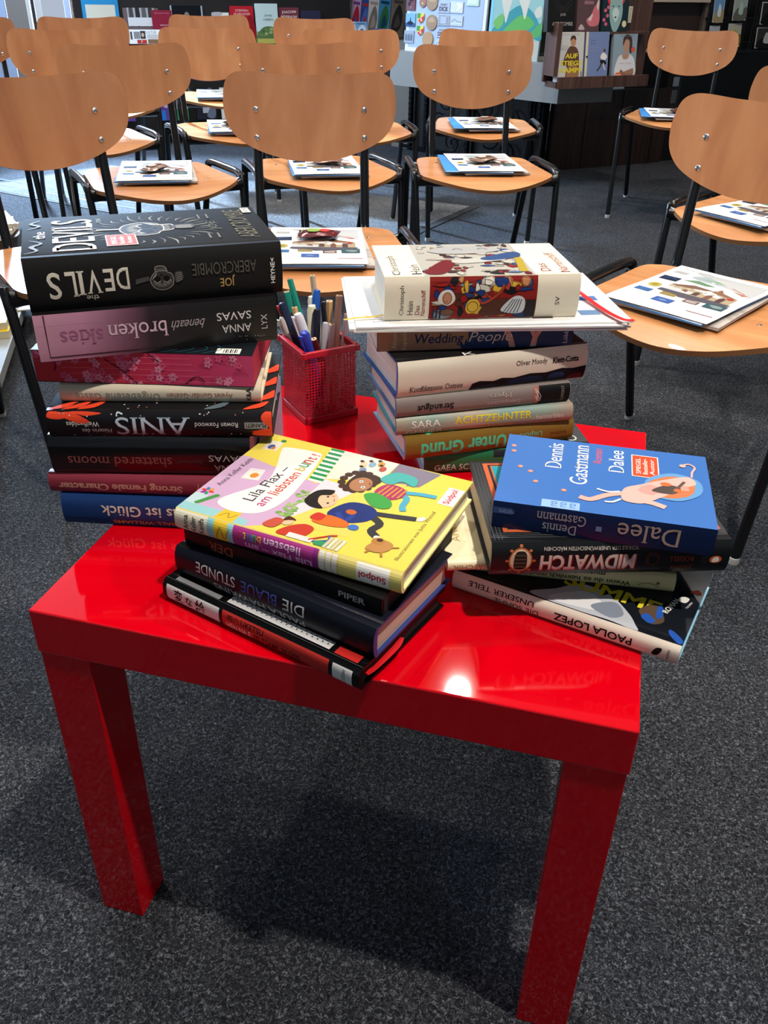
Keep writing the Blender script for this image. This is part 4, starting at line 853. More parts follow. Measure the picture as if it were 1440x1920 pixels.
# ================================================================== WHITE PAPERS UNDER THE TOP BOOK
def sheet(mb, wd, dp, t, m, amp=0.0, ph=0.0, z=0.0, ny=14, curl=0.0):
    """solid sheet or booklet, x across, y deep, gently wavy"""
    nx = 8; vs = []; fs = []
    def zz(x, y): return z+amp*(1+math.sin(9*y/dp+4*x/wd+ph))+curl*max(0, -y/dp-.25)**2*4
    for k in (0, 1):
        for j in range(ny+1):
            for i in range(nx+1):
                x = wd*(i/nx-.5); y = dp*(j/ny-.5); vs.append((x, y, zz(x, y)+k*t))
    n = (nx+1)*(ny+1); I = lambda i, j, k: k*n+j*(nx+1)+i
    for j in range(ny):
        for i in range(nx):
            fs.append((I(i, j, 1), I(i+1, j, 1), I(i+1, j+1, 1), I(i, j+1, 1))); fs.append((I(i, j, 0), I(i, j+1, 0), I(i+1, j+1, 0), I(i+1, j, 0)))
    for i in range(nx):
        fs.append((I(i, 0, 0), I(i+1, 0, 0), I(i+1, 0, 1), I(i, 0, 1))); fs.append((I(i, ny, 0), I(i, ny, 1), I(i+1, ny, 1), I(i+1, ny, 0)))
    for j in range(ny):
        fs.append((I(0, j, 0), I(0, j, 1), I(0, j+1, 1), I(0, j+1, 0))); fs.append((I(nx, j, 0), I(nx, j+1, 0), I(nx, j+1, 1), I(nx, j, 1)))
    mb.add(vs, fs, m)
    return zz
white_paper = mat('white_paper', '#e2e1df', .6)
PY = R(20.5); PC = Vector((-.0640, .0590, 0)); PU = Vector((math.cos(PY), math.sin(PY), 0)); PV = Vector((-math.sin(PY), math.cos(PY), 0))
for i, (du, dv, dr, lab) in enumerate([(.156, .098, -1.0, 'lowest white leaflet of the paper pile on the middle stack'), (.158, .096, .6, 'second white leaflet from below in the paper pile on the middle stack'),
                                       (.155, .095, -.4, 'white leaflet second from the top of the paper pile under the cream-white book'), (.160, .098, 1.2, 'printed white leaflet on top of the pile under the cream-white book')]):
    p = PC+PU*du+PV*dv
    root = thing('leaflet', lab, 'leaflet', (p.x, p.y, .6205+i*.0021), PY+R(dr), 'white leaflets under the cream-white book')
    mb = MB(); sheet(mb, .312, .184, .0018, white_paper); mb.build('paper', root)
    a = Art(base=.0019); a.dim = .8
    if i == 3:
        a.text('Literatur', -12.0, -7.4, 3.2, .5, 4, '#8a8f98'); a.line([(-14.4, -5.6), (-11, -6.8)], .15, '#c8a83a')
        for x, y, c in ((10.2, 4.5, '#4a74c4'), (12.8, -1.0, '#5a8ad0'), (11.5, -6.0, '#7fa6d8'), (3, -6.6, '#2a2a3a'), (5.6, -6.8, '#5b4a4a'), (-3, -6.7, '#c9a28a'), (-6, -6.6, '#a8563e')): a.rect(x-1.2, y-.8, x+1.2, y+.8, c)
        a.ell(13.0, -1.2, .5, .5, '#d8603a'); a.ell(10.4, 4.8, .45, .35, '#d84a4a'); a.build('print', lambda x, y, h: (x, y, h), root)

# ================================================================== LEAFLETS ON THE CHAIRS
def flyer_art(root):
    a = Art(base=.0010, step=.00002); a.dim = .72
    n0 = len(a.items)
    a.rect(-4.2, -2.5, 8.0, 11.0, '#f6f8f6'); a.blob([(-3.6, 8.2), (0, 10.2), (5, 9.4), (7.6, 7.4), (4, 6.6), (-2, 6.8)], '#cfdfe2')
    a.poly([(-4, 5.2), (-1.8, 6.6), (1.8, 5.4), (.4, 4.6)], '#86b088'); a.poly([(-2, 7.8), (1, 8.6), (3, 7.4)], '#a8cfa4'); a.poly([(3.6, 6.8), (7.2, 7.6), (6.6, 5.2), (5.2, 6.0)], '#d87a62'); a.poly([(4.6, 5.4), (7.4, 5.0), (6.8, 4.0)], '#e39a80')
    a.poly([(-4.2, -.8), (-4.2, 2.2), (-1, 3.8), (2.4, 3.2), (3.2, 4.6), (4.2, 3.2), (7.2, 1.6), (7.2, -1.6), (1, -2.2)], '#dcc6a0'); a.poly([(-4.2, 2.2), (-1, 3.8), (2.4, 3.2), (1.6, 2.4), (-3.6, 1.6)], '#9a7460'); a.poly([(2.4, 2.6), (3.2, 4.8), (4.2, 3.2), (7.2, 1.8), (4.6, 1.6)], '#ab7c64')
    for i in range(5): a.rect(-3.6+i*2.1, -1.6, -2.6+i*2.1, .4, '#9a6656' if i % 2 else '#6d4a4a'); a.ell(-3.1+i*2.1, .4, .5, .5, '#9a6656' if i % 2 else '#6d4a4a', n=10)
    for i in range(8): a.rect(-3.8+i*1.35, 1.0, -3.2+i*1.35, 1.7, '#efe3c8')
    a.poly([(-4.6, -2.0), (-4.4, -.9), (7.6, -1.7), (7.2, -3.0), (0, -3.4)], '#6a6470'); a.ell(6.2, 1.2, .6, .5, '#d8473a')
    for i in range(n0, len(a.items)):
        v_, f_, m_, h_ = a.items[i]; a.items[i] = ([(1.6+(x-1.6)*1.22, 3.4+(y-3.4)*1.22) for x, y in v_], f_, m_, h_)
    a.rect(-9.4, 3.4, -5.6, 6.0, '#1d2c4e'); a.line([(-9, 4.2), (-7.5, 5.2), (-6, 4.6)], .25, '#4a7ab8', True)
    a.ell(-7.6, -1.0, 1.3, 1.5, '#e2d36a'); a.ell(-7.6, -1.0, .7, .8, '#b9a83a')
    a.rect(-9.2, -6.4, -6.0, -4.2, '#4a7fc0'); a.rect(-4.2, -5.6, -1.0, -3.8, '#b9a05a'); a.rect(-3.4, -10.2, .4, -7.4, '#4a74c8'); a.ell(-1.5, -8.8, .9, .5, '#8fb0e0'); a.rect(1.2, -6.8, 4.2, -5.0, '#8f6a62'); a.rect(1.6, -6.5, 3.8, -5.3, '#d8c9c0'); a.rect(5.2, -6.9, 9.2, -4.0, '#3f6a76'); a.ell(7.2, -5.4, 1.5, .8, '#a8b8b4')
    a.line([(4.4, -11.0), (9.6, -11.0)], .28, '#c87a82'); a.text('Lesung & Gespräch', -5.4, 12.6, 6.4, .7, 0, '#8a8c92')
    for i in range(3): a.line([(-9.2, 10.2-i*.6), (-6.2, 10.2-i*.6)], .18, '#9a9ca2')
    return a.build('print', lambda x, y, h: (x, y, h+.0006*(1+math.sin(9*y/.297+4*x/.21))), root)
blue_paper = mat('blue_paper', '#3c7fc0', .45); mag = pages_mat('magazine_edges', '#b9b2ac', '#6a625e', freq=1800); mag_brown = mat('magazine_brown', '#8a6a58', .5)
def wbox(o, x, y, z, rz, rel):
    return (o[0]+math.cos(rz)*x-math.sin(rz)*y, o[1]+math.sin(rz)*x+math.cos(rz)*y, z), rz+R(rel)
WHO = {'B': ('the whole-backed front chair', 0, -.005, -2), 'C': ('the right front-row chair', -.02, 0, -10), 'D': ('the chair behind the right front-row chair', 0, -.017, -14), 'E': ('the second-row chair behind the white book', .012, .03, 0), 'F': ('the chair below the map board', 0, -.03, 8),
       'G': ('the lone chair at the back right', -.015, -.02, 14), 'H': ('the left second-row chair', 0, .03, -17), 'N': ('the second-row chair in the middle', 0, -.01, -9), 'L': ('the third-row chair before the bookshelf', 0, -.02, -16), 'M': ('the back-row chair under the black poster', -.02, -.02, -8)}
proto = None
FG, BG, MG = 'white flyers on the chairs', 'blue brochures on the chairs', 'magazines on the chairs'
for k, (who, x, y, rel) in WHO.items():
    ch = chairs[k]; rz = ch.rotation_euler.z; o = ch.location
    l1 = 'grey-edged magazine at the bottom of the leaflets on '+who; l2 = 'blue brochure between magazine and flyer on '+who; l3 = 'white flyer with town picture on top on '+who
    pm, rm = wbox(o, x+.012, y+.004, .4300, rz, rel+3); pb_, rb = wbox(o, x-(.030 if k in 'EFG' else .004), y-.003, .4375, rz, rel-(4 if k in 'EFG' else 1.5)); pf, rf = wbox(o, x, y, .4425, rz, rel)
    if proto is None:
        m_ = thing('magazine', l1, 'magazine', pm, rm, MG); mb = MB(); sheet(mb, .205, .285, .0055, mag, .0005, 1); mb.build('paper', m_)
        bl = thing('brochure', l2, 'brochure', pb_, rb, BG); mb = MB(); sheet(mb, .21, .292, .0026, blue_paper, .0006, 2); mb.build('paper', bl)
        a = Art(base=.0028); a.rect(-10.4, -14.5, 10.4, 14.5, '#3f86c6'); a.rect(-10.4, -14.5, 10.4, -12.2, '#dfe8f2')
        a.build('print', lambda x, y, h: (x, y, h+.0006*(1+math.sin(9*y/.292+4*x/.21+2))), bl)
        fl = thing('flyer', l3, 'flyer', pf, rf, FG); mb = MB(); sheet(mb, .21, .297, .0009, white_paper, .0006, 0); mb.build('paper', fl); flyer_art(fl)
        proto = (m_, bl, fl)
    else:
        dup(proto[0], pm, rm, l1); dup(proto[1], pb_, rb, l2); dup(proto[2], pf, rf, l3)
# little wrapped snack packets lying on the flyers
def packet(k, lx, ly, rel, c1, c2, c3, label):
    ch = chairs[k]; p, r_ = wbox(ch.location, lx, ly, .4455, ch.rotation_euler.z, rel)
    t = thing('snack_packet', label, 'packet', p, r_, 'snack packets on the flyers')
    mb = MB(); nx, ny = 14, 8; vs = []; fs = []
    for s in (1, -1):
        for j in range(ny+1):
            for i in range(nx+1):
                u, v = i/nx*2-1, j/ny*2-1; b_ = max(0, 1-abs(u)**4)*max(0, 1-v*v)
                crk = .0012*math.sin(17*u+5*v)*math.sin(11*v-4*u)
                vs.append((u*.045*(1+.06*v), v*.028*(1-.18*(1-abs(u))), .009+(s*.0085*b_+crk*b_)+(.003*math.sin(3*u)*(1-b_))))
    n = (nx+1)*(ny+1)
    for s in (0, 1):
        for j in range(ny):
            for i in range(nx):
                q = [s*n+j*(nx+1)+i, s*n+j*(nx+1)+i+1, s*n+(j+1)*(nx+1)+i+1, s*n+(j+1)*(nx+1)+i]; fs.append(q)
    mb.add(vs, fs, mat('packet_'+c1.strip('#'), c1, .22, .25)); mb.build('wrapper', t, smooth=True, angle=80)
    a = Art(base=.0008, step=.0001); a.blob([(-2.2, -1.2), (-2.0, 1.2), (0, 1.4), (.4, -1.0)], c2); a.blob([(.6, -1.0), (.9, 1.0), (2.6, .9), (2.4, -.9)], c3); a.line([(-3.6, -1.6), (-3.6, 1.6)], .3, c2); a.line([(3.5, -1.5), (3.5, 1.5)], .3, c3)
    a.build('print', lambda x, y, h: (x, y, .009+.0085*max(0, 1-abs(x/.045)**4)*max(0, 1-(y/.028)**2)+h+.0006), t)
packet('B', .005, .045, -12, '#5d2028', '#7f9a44', '#b8382e', 'dark red and green snack packet on the flyer of the whole-backed front chair')
packet('E', .01, .02, 20, '#8a6e60', '#b9a89a', '#6b4a40', 'brownish snack packet on the flyer straight behind the white book')
packet('F', .01, -.01, 10, '#7d5f50', '#b59a8a', '#9a4a3a', 'brownish snack packet on the flyer of the chair below the map board')
packet('G', .02, -.01, 30, '#4a302a', '#8a6a5a', '#6a4038', 'dark brown snack packet on the flyer of the lone back right chair')
packet('H', -.01, .01, 25, '#8f7468', '#c0aca0', '#7a5648', 'brown-grey snack packet on the flyer of the left second-row chair')
packet('N', .01, -.01, -20, '#8c6c60', '#c4a898', '#a05a48', 'reddish brown snack packet on the flyer of the middle second-row chair')
packet('L', .0, .0, 15, '#3a3638', '#7a6e6c', '#574a4a', 'dark grey snack packet on the flyer before the bookshelf')

# ================================================================== PEN CUP
CX, CY, CW, CHT = -.156, .216, .072, .098
cup = thing('pen_cup', 'square red wire-mesh pen cup full of pens between the two tall stacks', 'pen cup', (CX, CY, TZ), R(44))
redm = mat('red_enamel', '#b3122a', .4)
for q in range(4):
    mb = MB(); nx, nz = 17, 21; w2 = CW/2; dx = CW/nx; z0, z1 = .008, CHT-.008; dz = (z1-z0)/nz; M_ = rotz(q*math.pi/2); i0 = mb.mi(redm)
    for j in range(nz):
        for i in range(nx):
            cx, cz = -w2+dx*(i+.5), z0+dz*(j+.5); o_ = len(mb.v); r_ = .36
            sh = 0
            sq = [(cx-dx/2, cz-dz/2), (cx, cz-dz/2), (cx+dx/2, cz-dz/2), (cx+dx/2, cz), (cx+dx/2, cz+dz/2), (cx, cz+dz/2), (cx-dx/2, cz+dz/2), (cx-dx/2, cz)]
            ang = [225, 270, 315, 0, 45, 90, 135, 180]
            hx = [(cx+dx*r_*math.cos(R(a)), cz+dz*r_*math.sin(R(a))) for a in ang]
            for a, c in sq+hx: mb.v.append(tuple(M_ @ Vector((a, -w2, c))))
            for k in range(8): mb.f.append([o_+k, o_+(k+1) % 8, o_+8+(k+1) % 8, o_+8+k]); mb.m.append(i0)
    o = mb.build('mesh_side', cup)
    sm = o.modifiers.new('wall', 'SOLIDIFY'); sm.thickness = .0006
mb = MB()
for q in range(4):
    M_ = rotz(q*math.pi/2); c = M_ @ Vector((0, -CW/2-.001, CHT-.003)); mb.box(c, (CW+.010, .006, .008), redm, M_)
mb.build('rim', cup, bevel=.0012)
mb = MB()
for q in range(4):
    M_ = rotz(q*math.pi/2); c = M_ @ Vector((0, -CW/2-.0005, .0045)); mb.box(c, (CW+.005, .004, .009), redm, M_)
mb.box((0, 0, .0015), (CW, CW, .002), redm)
mb.build('base', cup, bevel=.001)
def pen(kind, top, bot, rad, c, label, cat, c2=None, tip=None):
    T_ = Vector(top); B_ = Vector(bot); ax = (T_-B_); Ln = ax.length
    t = thing(kind, label, cat, B_, 0, 'pens and pencils in the mesh cup'); t.rotation_mode = 'QUATERNION'; t.rotation_quaternion = ax.to_track_quat('Z', 'Y')
    m = mat('pen_'+c.strip('#'), c, .3)
    mb = MB()
    if cat == 'pencil':
        mb.lathe([(rad*.25, .0), (rad, .012), (rad, Ln-.0012), (rad*.93, Ln-.0010)], m, 6); mb.build('shaft', t)
        mb = MB(); mb.lathe([(rad*.9, Ln-.0012), (rad*.9, Ln-.0002)], mat('pencil_wood', '#d9b48a', .7), 6); mb.lathe([(rad*.32, Ln-.0003), (rad*.30, Ln+.0002)], mat('pencil_lead', c2 or '#3a3a3c', .6), 8); mb.build('wood_end', t)
    else:
        mb.lathe([(rad*.3, 0), (rad*.85, .014), (rad, .02), (rad, Ln*.52)], m, 14); mb.build('barrel', t, smooth=True)
        m2 = mat('pen_'+(c2 or c).strip('#'), c2 or c, .25)
        mb = MB(); mb.lathe([(rad*1.08, Ln*.52), (rad*1.12, Ln*.55), (rad*1.1, Ln-.006), (rad*.8, Ln-.001), (rad*.35, Ln)], m2, 14); cp = mb.build('pen_cap', t, smooth=True)
        mb = MB(); mb.box((0, -rad*1.45, Ln-.019), (rad*.7, rad*.35, .034), mat('pen_'+(tip or c2 or c).strip('#'), tip or c2 or c, .25)); mb.box((0, -rad*1.2, Ln-.0045), (rad*.7, rad*.8, .003), mat('pen_'+(tip or c2 or c).strip('#'), tip or c2 or c, .25)); mb.build('clip', t, bevel=.0004)
PB = lambda dx, dy: (CX+dx, CY+dy, TZ+.004)
PENS = [('pencil', (-.204, .246, .6155), (.012, -.004), .0042, '#17806f', 'taller teal pencil leaning left in the mesh cup', 'pencil', None, None),
        ('pencil', (-.206, .238, .601), (-.010, .014), .0045, '#1f8a78', 'shorter teal pencil leaning left in the mesh cup', 'pencil', None, None),
        ('ballpoint_pen', (-.205, .216, .593), (.002, .006), .0050, '#1b2350', 'dark navy pen with a red band at the left of the mesh cup', 'pen', '#16233f', '#c23028'),
        ('pencil', (-.192, .228, .585), (-.006, -.008), .0044, '#c39a6c', 'bare wooden pencil stub between the teal and white pens', 'pencil', None, None),
        ('ballpoint_pen', (-.180, .206, .585), (.012, .010), .0056, '#c9c7d2', 'fat white pen with a shiny clip at the front left of the cup', 'pen', '#d6d5de', '#e9e9ee'),
        ('felt_pen', (-.164, .184, .570), (.006, .004), .0058, '#2038a0', 'blue felt pen with a white end at the front of the mesh cup', 'pen', '#263fae', '#2c49c4'),
        ('pencil', (-.163, .190, .5535), (.016, .012), .0042, '#a82a22', 'short red pencil at the front rim of the mesh cup', 'pencil', None, None),
        ('pencil', (-.156, .198, .5565), (.020, .014), .0042, '#5a1a20', 'short dark red pencil at the front rim of the mesh cup', 'pencil', None, None),
        ('ballpoint_pen', (-.205, .214, .575), (-.008, .016), .0046, '#b8b4b4', 'clear grey pen at the far left of the mesh cup', 'pen', '#c8c5c0', '#9aa79a'),
        ('ballpoint_pen', (-.166, .222, .592), (-.010, .006), .0056, '#d8d2ae', 'cream pen with a long curved clip in the middle of the cup', 'pen', '#ddd8b8', '#cfc9a4'),
        ('felt_pen', (-.160, .222, .588), (-.006, -.012), .0054, '#0e1020', 'black pen with a white stripe in the middle of the cup', 'pen', '#101326', '#0c0d18'),
        ('felt_pen', (-.174, .246, .596), (-.004, .020), .0058, '#141414', 'black marker with a white cap at the back of the cup', 'pen', '#d9d9d6', '#2a2a2a'),
        ('ballpoint_pen', (-.166, .243, .606), (-.014, .004), .0046, '#1f4f9c', 'bright blue pen standing tall at the back of the cup', 'pen', '#1c55ae', '#173f86'),
        ('pencil', (-.174, .250, .622), (.004, .018), .0040, '#b3a58c', 'tallest beige pencil at the back of the mesh cup', 'pencil', None, None),
        ('pencil', (-.150, .246, .592), (.004, .024), .0048, '#c4a06e', 'thick natural wooden pencil at the back right of the cup', 'pencil', None, None),
        ('ballpoint_pen', (-.147, .220, .572), (.002, -.004), .0046, '#bdbcc4', 'silver-grey pen leaning right at the front of the cup', 'pen', '#b4b3bc', '#a4a3ac'),
        ('pencil', (-.139, .222, .570), (.012, -.010), .0044, '#c7b6b4', 'pale pencil with a pink printed side on the right of the cup', 'pencil', '#b8324e', None),
        ('pencil', (-.134, .238, .603), (.016, .002), .0048, '#cda48a', 'long light wooden pencil at the right of the mesh cup', 'pencil', None, None),
        ('pencil', (-.126, .246, .577), (.022, .004), .0042, '#d8d0cc', 'white pencil at the far right of the mesh cup', 'pencil', None, None),
        ('felt_pen', (-.157, .248, .590), (.010, .016), .0050, '#16161a', 'small black capped pen behind the cream pen in the cup', 'pen', '#1d1d22', '#0e0e10')]
for kd, tp, (bx, by), rd, c, lab, cat, c2, tip in PENS: pen(kd, tp, PB(bx, by), rd, c, lab, cat, c2, tip)

# ================================================================== LOW TABLE AND BASKET AT THE LEFT EDGE
EA, EB = Vector((-1.232, .896, 0)), Vector((-1.60, 1.575, 0)); ED = (EB-EA).normalized(); EN = Vector((-ED.y, ED.x, 0)); EL = (EB-EA).length; ea = math.atan2(ED.y, ED.x)
root = thing('low_table', 'low grey table at the left edge with yellow books and patterned paper', 'table', EA, ea)
mb = MB(); mb.box((EL/2, .30, .066), (EL, .60, .028), mat('grey_board', '#8f908c', .6)); mb.build('tabletop', root)
mb = MB(); mb.box((EL/2, .30, .026), (EL-.10, .50, .052), black_paint); mb.build('plinth', root)  # added black base standing in for the darkness beneath the top
for i, lab in enumerate(('lower yellow paperback on the low grey table at the left edge', 'upper yellow paperback on the low grey table at the left edge')):
    p = EA+ED*(.275+.012*i)+EN*(.006+.004*i)
    b = Book(lab, 20.5, 14.0, 2.0, p.x, p.y, 0, .0805+i*.0204, '#edc81e', pages='#e9dfbe', hard=False, fore=True, group='yellow paperbacks on the low table'); b.root.rotation_euler.z = ea+math.pi-math.pi; b.done()
p = EA+ED*.60+EN*.10
t = thing('patterned_sheet', 'white sheet with a red flower pattern on the low grey table', 'paper', (p.x, p.y, .0805), ea); mb = MB(); sheet(mb, .20, .26, .004, white_paper, .0004); mb.build('paper', t)
a = Art(base=.0050)
for i in range(34): a.ell(rng.uniform(-9, 9), rng.uniform(-12, 12), rng.uniform(.3, .9), rng.uniform(.2, .5), rng.choice(['#b8504a', '#8a8a84', '#b9b4a8', '#7d8478', '#c88a84']), rng.uniform(0, 180), 9)
a.build('print', lambda x, y, h: (x, y, h), t)
p = EA+ED*.92+EN*.20
wick = wood_mat('wicker', [(0.35, '#3a2416'), (0.6, '#7a5232')], (8, 8, 160), .6)
t = thing('wicker_basket', 'brown wicker basket with cream catalogues at the left edge behind the front chair', 'basket', (p.x+.02, p.y+.02, .081), ea)
mb = MB(); mb.lathe([(.10, .0), (.125, .05), (.14, .115), (.146, .12), (.132, .118), (.118, .05), (.10, .008)], wick, 28); mb.build('basket_body', t, smooth=True)
for i, (dz, lab) in enumerate(((0, 'lower'), (.014, 'middle'), (.028, 'topmost'))):
    q = thing('catalogue', lab+' cream catalogue with red print in the wicker basket', 'catalogue', (p.x+.02, p.y+.02, .206+dz), ea+.2*i-.1, 'cream catalogues in the wicker basket')
    mb = MB(); sheet(mb, .19, .26, .012, mat('cream_paper', '#eadfca', .6)); mb.build('paper', q)
    a = Art(base=.0125)
    for k in range(9): a.ell(rng.uniform(-6, 8), rng.uniform(-10, 6), .9, .7, rng.choice(['#c8443a', '#d88a80', '#b85a4a']), rng.uniform(0, 180), 8)
    a.build('print', lambda x, y, h: (x, y, h), q)

# ================================================================== BOOKSHELF AT THE BACK LEFT
def sat(s, o, z=0): return SO+SD*s+SN*o+Vector((0, 0, z))
shelf_dark = mat('shelf_back_dark', '#1d1917', .6)
shelf = thing('bookshelf', 'brown wooden bookshelf with face-out books along the back left wall', 'bookshelf', SO, SA)
mb = MB(); mb.box((.42, -.045, .74), (1.66, .012, 1.4), shelf_dark); mb.build('back_panel', shelf)
for s in (-.40, .372, 1.10):
    mb = MB(); mb.box((s, .055, .80), (.036, .19, 1.46), mid_wood); mb.build('upright', shelf)
for z, d_ in ((.548, .19), (.125, .21), (1.0, .19)):
    for s in (-.014, .736):
        mb = MB(); mb.box((s, .055, z), (.690+(.0 if s < 0 else -.002), d_, .026), mid_wood); mb.build('shelf_board', shelf)
for z in (.572, .150):
    for s in (-.014, .736):
        mb = MB(); mb.box((s, .150, z), (.688, .008, .024), mid_wood); mb.build('lip', shelf)
mb = MB(); mb.box((.35, .06, .088), (1.48, .17, .052), mid_wood); mb.box((.35, .05, .03), (1.48, .13, .062), black_paint); mb.build('plinth', shelf)
def faceout(name, label, cat, s, wd, hh, z, off, cover, art, group, th=.018, lean=.20, base=None, parent_fn=sat, ang=None, pagec='#e2dccf'):
    """a book or print standing face out, leaning back; art in cm with (0, 0) at the lower left of the cover"""
    p = parent_fn(s, off, z)
    t = thing(name, label, cat, p, SA if ang is None else ang, group); t.rotation_euler.x = -lean
    mb = MB(); c = mat('cover_'+cover.strip('#'), cover, .4)
    if th > .008:
        mb.box((0, -.0010, hh/2), (wd, .002, hh), c); mb.box((0, th-.001, hh/2), (wd, .002, hh), c); mb.box((-wd/2+.001, th/2, hh/2), (.002, th, hh), c); mb.build('cover', t)
        mb = MB(); mb.box((.001, th/2, hh/2-.001), (wd-.006, th-.003, hh-.005), mat('paper_'+pagec.strip('#'), pagec, .8)); mb.build('pages', t)
    else:
        mb.box((0, th/2, hh/2), (wd, th, hh), c); mb.build('board', t)
    a = Art(base=.0006, step=.00006); art(a, wd*100, hh*100); y0 = -.0020 if th > .008 else 0
    a.build('cover_print', lambda x, y, h: (x-wd/2, y0-h, y), t)
    return t
G1 = 'face-out books on the upper shelf'
def a_blue(a, w, h):
    a.rect(0, 0, w, h, '#2a7fa8'); a.rect(2, 3, w-2, h*.78, '#c9bfa8'); a.text('1  2', w*.6, h*.5, 3.6, 1.3, 0, '#3a3430')
    a.rect(0, h-2.4, w, h, '#246f96')
def a_ges(a, w, h):
    a.rect(0, 0, w, h, '#6d5a58'); a.text('GESPRÄCHSRÄUME', w/2, h-2.0, w*.86, 1.3, 0, '#9a8a86')
    a.rect(w*.12, h*.28, w*.88, h*.82, '#a5a09c')
    for i, c in enumerate(('#4a4644', '#2e2b2a', '#5f5a58', '#3a3634')): a.blob([(w*(.18+i*.18), h*.3), (w*(.17+i*.18), h*.6), (w*(.22+i*.18), h*.78), (w*(.28+i*.18), h*.6), (w*(.28+i*.18), h*.3)], c); a.ell(w*(.225+i*.18), h*.72, 1.1, 1.3, '#d0cbc6')
    a.rect(w*.12, h*.28, w*.88, h*.42, '#d6d2ce')
def a_red(a, w, h):
    a.rect(0, 0, w, h, '#8a2034'); a.text('Sonnenweg', w/2, h-1.6, w*.7, .8, 0, '#b98a92'); a.text('Spätsommer', w*.62, h*.55, w*.5, .9, 0, '#e9dada')
    for x, y in ((w*.6, h*.3), (w*.4, h*.12)): a.blob([(x-1, y), (x, y+.7), (x+1, y+.2), (x, y-.5)], '#e9dada')
def a_kul(a, w, h):
    a.rect(0, 0, w, h, '#f1eee9'); a.text('KULTUR', w*.58, h*.8, w*.28, 1.5, 0, '#8a8680')
    for x, y, ww, hh, c in ((.04, .3, .05, .55, '#4a4a4c'), (.13, .35, .16, .5, '#8d8d8a'), (.3, .35, .13, .55, '#3a3434'), (.8, .3, .12, .55, '#b06a5a'), (.2, .02, .25, .26, '#c03a30'), (.48, .02, .3, .3, '#8a6a4a'), (.82, .02, .14, .2, '#b83a34')): a.rect(w*x, h*y, w*(x+ww), h*(y+hh), c)
    for i in range(3): a.line([(w*.46, h*(.62-i*.1)), (w*.74, h*(.62-i*.1))], .25, '#a8a49e')
    a.ell(w*.36, h*.62, .8, 1.1, '#d0b09a'); a.ell(w*.86, h*.6, .8, 1.1, '#e0c0a8'); a.text('?', w*.32, h*.15, .7, 1.3, 0, '#f1eee9')
def a_les(a, w, h):
    a.rect(0, 0, w, h, '#a9b0b4'); a.rect(.9, .9, w-.9, h-.9, '#0e1116'); a.text('LESEN-LESEN', w/2, h-4.0, w*.84, 2.0, 0, '#c9c8c2', serif=1)
    a.blob([(w*.4, 1), (w*.42, h*.45), (w*.5, h*.58), (w*.58, h*.45), (w*.62, 1)], '#3a3a3c'); a.ell(w*.5, h*.5, 1.5, 1.8, '#8a7a6a')
def a_white(a, w, h):
    a.rect(0, 0, w, h, '#ebe6d8'); a.rect(w*.15, h*.25, w*.85, h*.62, '#a5947a')
    for i in range(4): a.rect(w*(.2+i*.16), h*.28, w*(.26+i*.16), h*.58, '#6a5a44')
    a.blob([(0, h), (w*.6, h), (w*.4, h*.85), (.3, h*.86)], '#b9b4ae')
def a_ste(a, w, h):
    a.rect(0, 0, w, h, '#c2202c'); a.text('STEFFEN', w*.5, h-2.4, w*.56, 1.2, 0, '#e9cfc4'); a.text('SCHROEDER', w*.5, h-4.2, w*.72, 1.2, 0, '#e9cfc4')
    a.blob([(w*.3, 0), (w*.45, h*.4), (w*.8, h*.75), (w, h*.6), (w, 0)], '#9a1824'); a.rect(w*.8, h*.2, w*.93, h*.28, '#efe2d8')
def a_zwei(a, w, h):
    a.rect(0, 0, w, h, '#cfe2dc'); a.rect(0, 0, w, h*.3, '#8a9a52'); a.blob([(0, h*.2), (w*.3, h*.4), (w*.7, h*.42), (w, h*.28), (w, 0), (0, 0)], '#5f7a4a'); a.rect(0, 0, w, h*.12, '#c2b95a')
    for i in range(14): a.ell(rng.uniform(0, w), rng.uniform(h*.2, h*.38), 1.1, .8, rng.choice(['#4f6a42', '#6f8a50', '#a9b070']), n=8)
    a.text('ZWEI', w*.55, h*.7, w*.34, 1.0, 0, '#3f5a5c', serif=1); a.text('LEBEN', w*.55, h*.6, w*.44, 1.0, 0, '#3f5a5c', serif=1)
def a_joa(a, w, h):
    a.rect(0, 0, w, h, '#7a3a44'); a.text('JOACHIM', w*.5, h-2.6, w*.72, 1.8, 2, '#e2c4bc', .03); a.text('MEYERHOFF', w*.5, h-5.2, w*.8, 1.8, -1, '#e2c4bc', .03); a.text('MAN KANN', w*.5, h-8.6, w*.7, 1.5, 1, '#c4453a', .03)
def a_db(a, w, h):
    a.rect(0, 0, w, h, '#35324a'); a.ring(w*.5, h*.35, w*.36, h*.34, .35, '#c06a8a', 40, 200); a.ring(w*.5, h*.35, w*.30, h*.29, .25, '#6f8ac4', 0, 160); a.text('Roman', w*.55, h*.6, w*.3, .8, 0, '#9a9ab4')
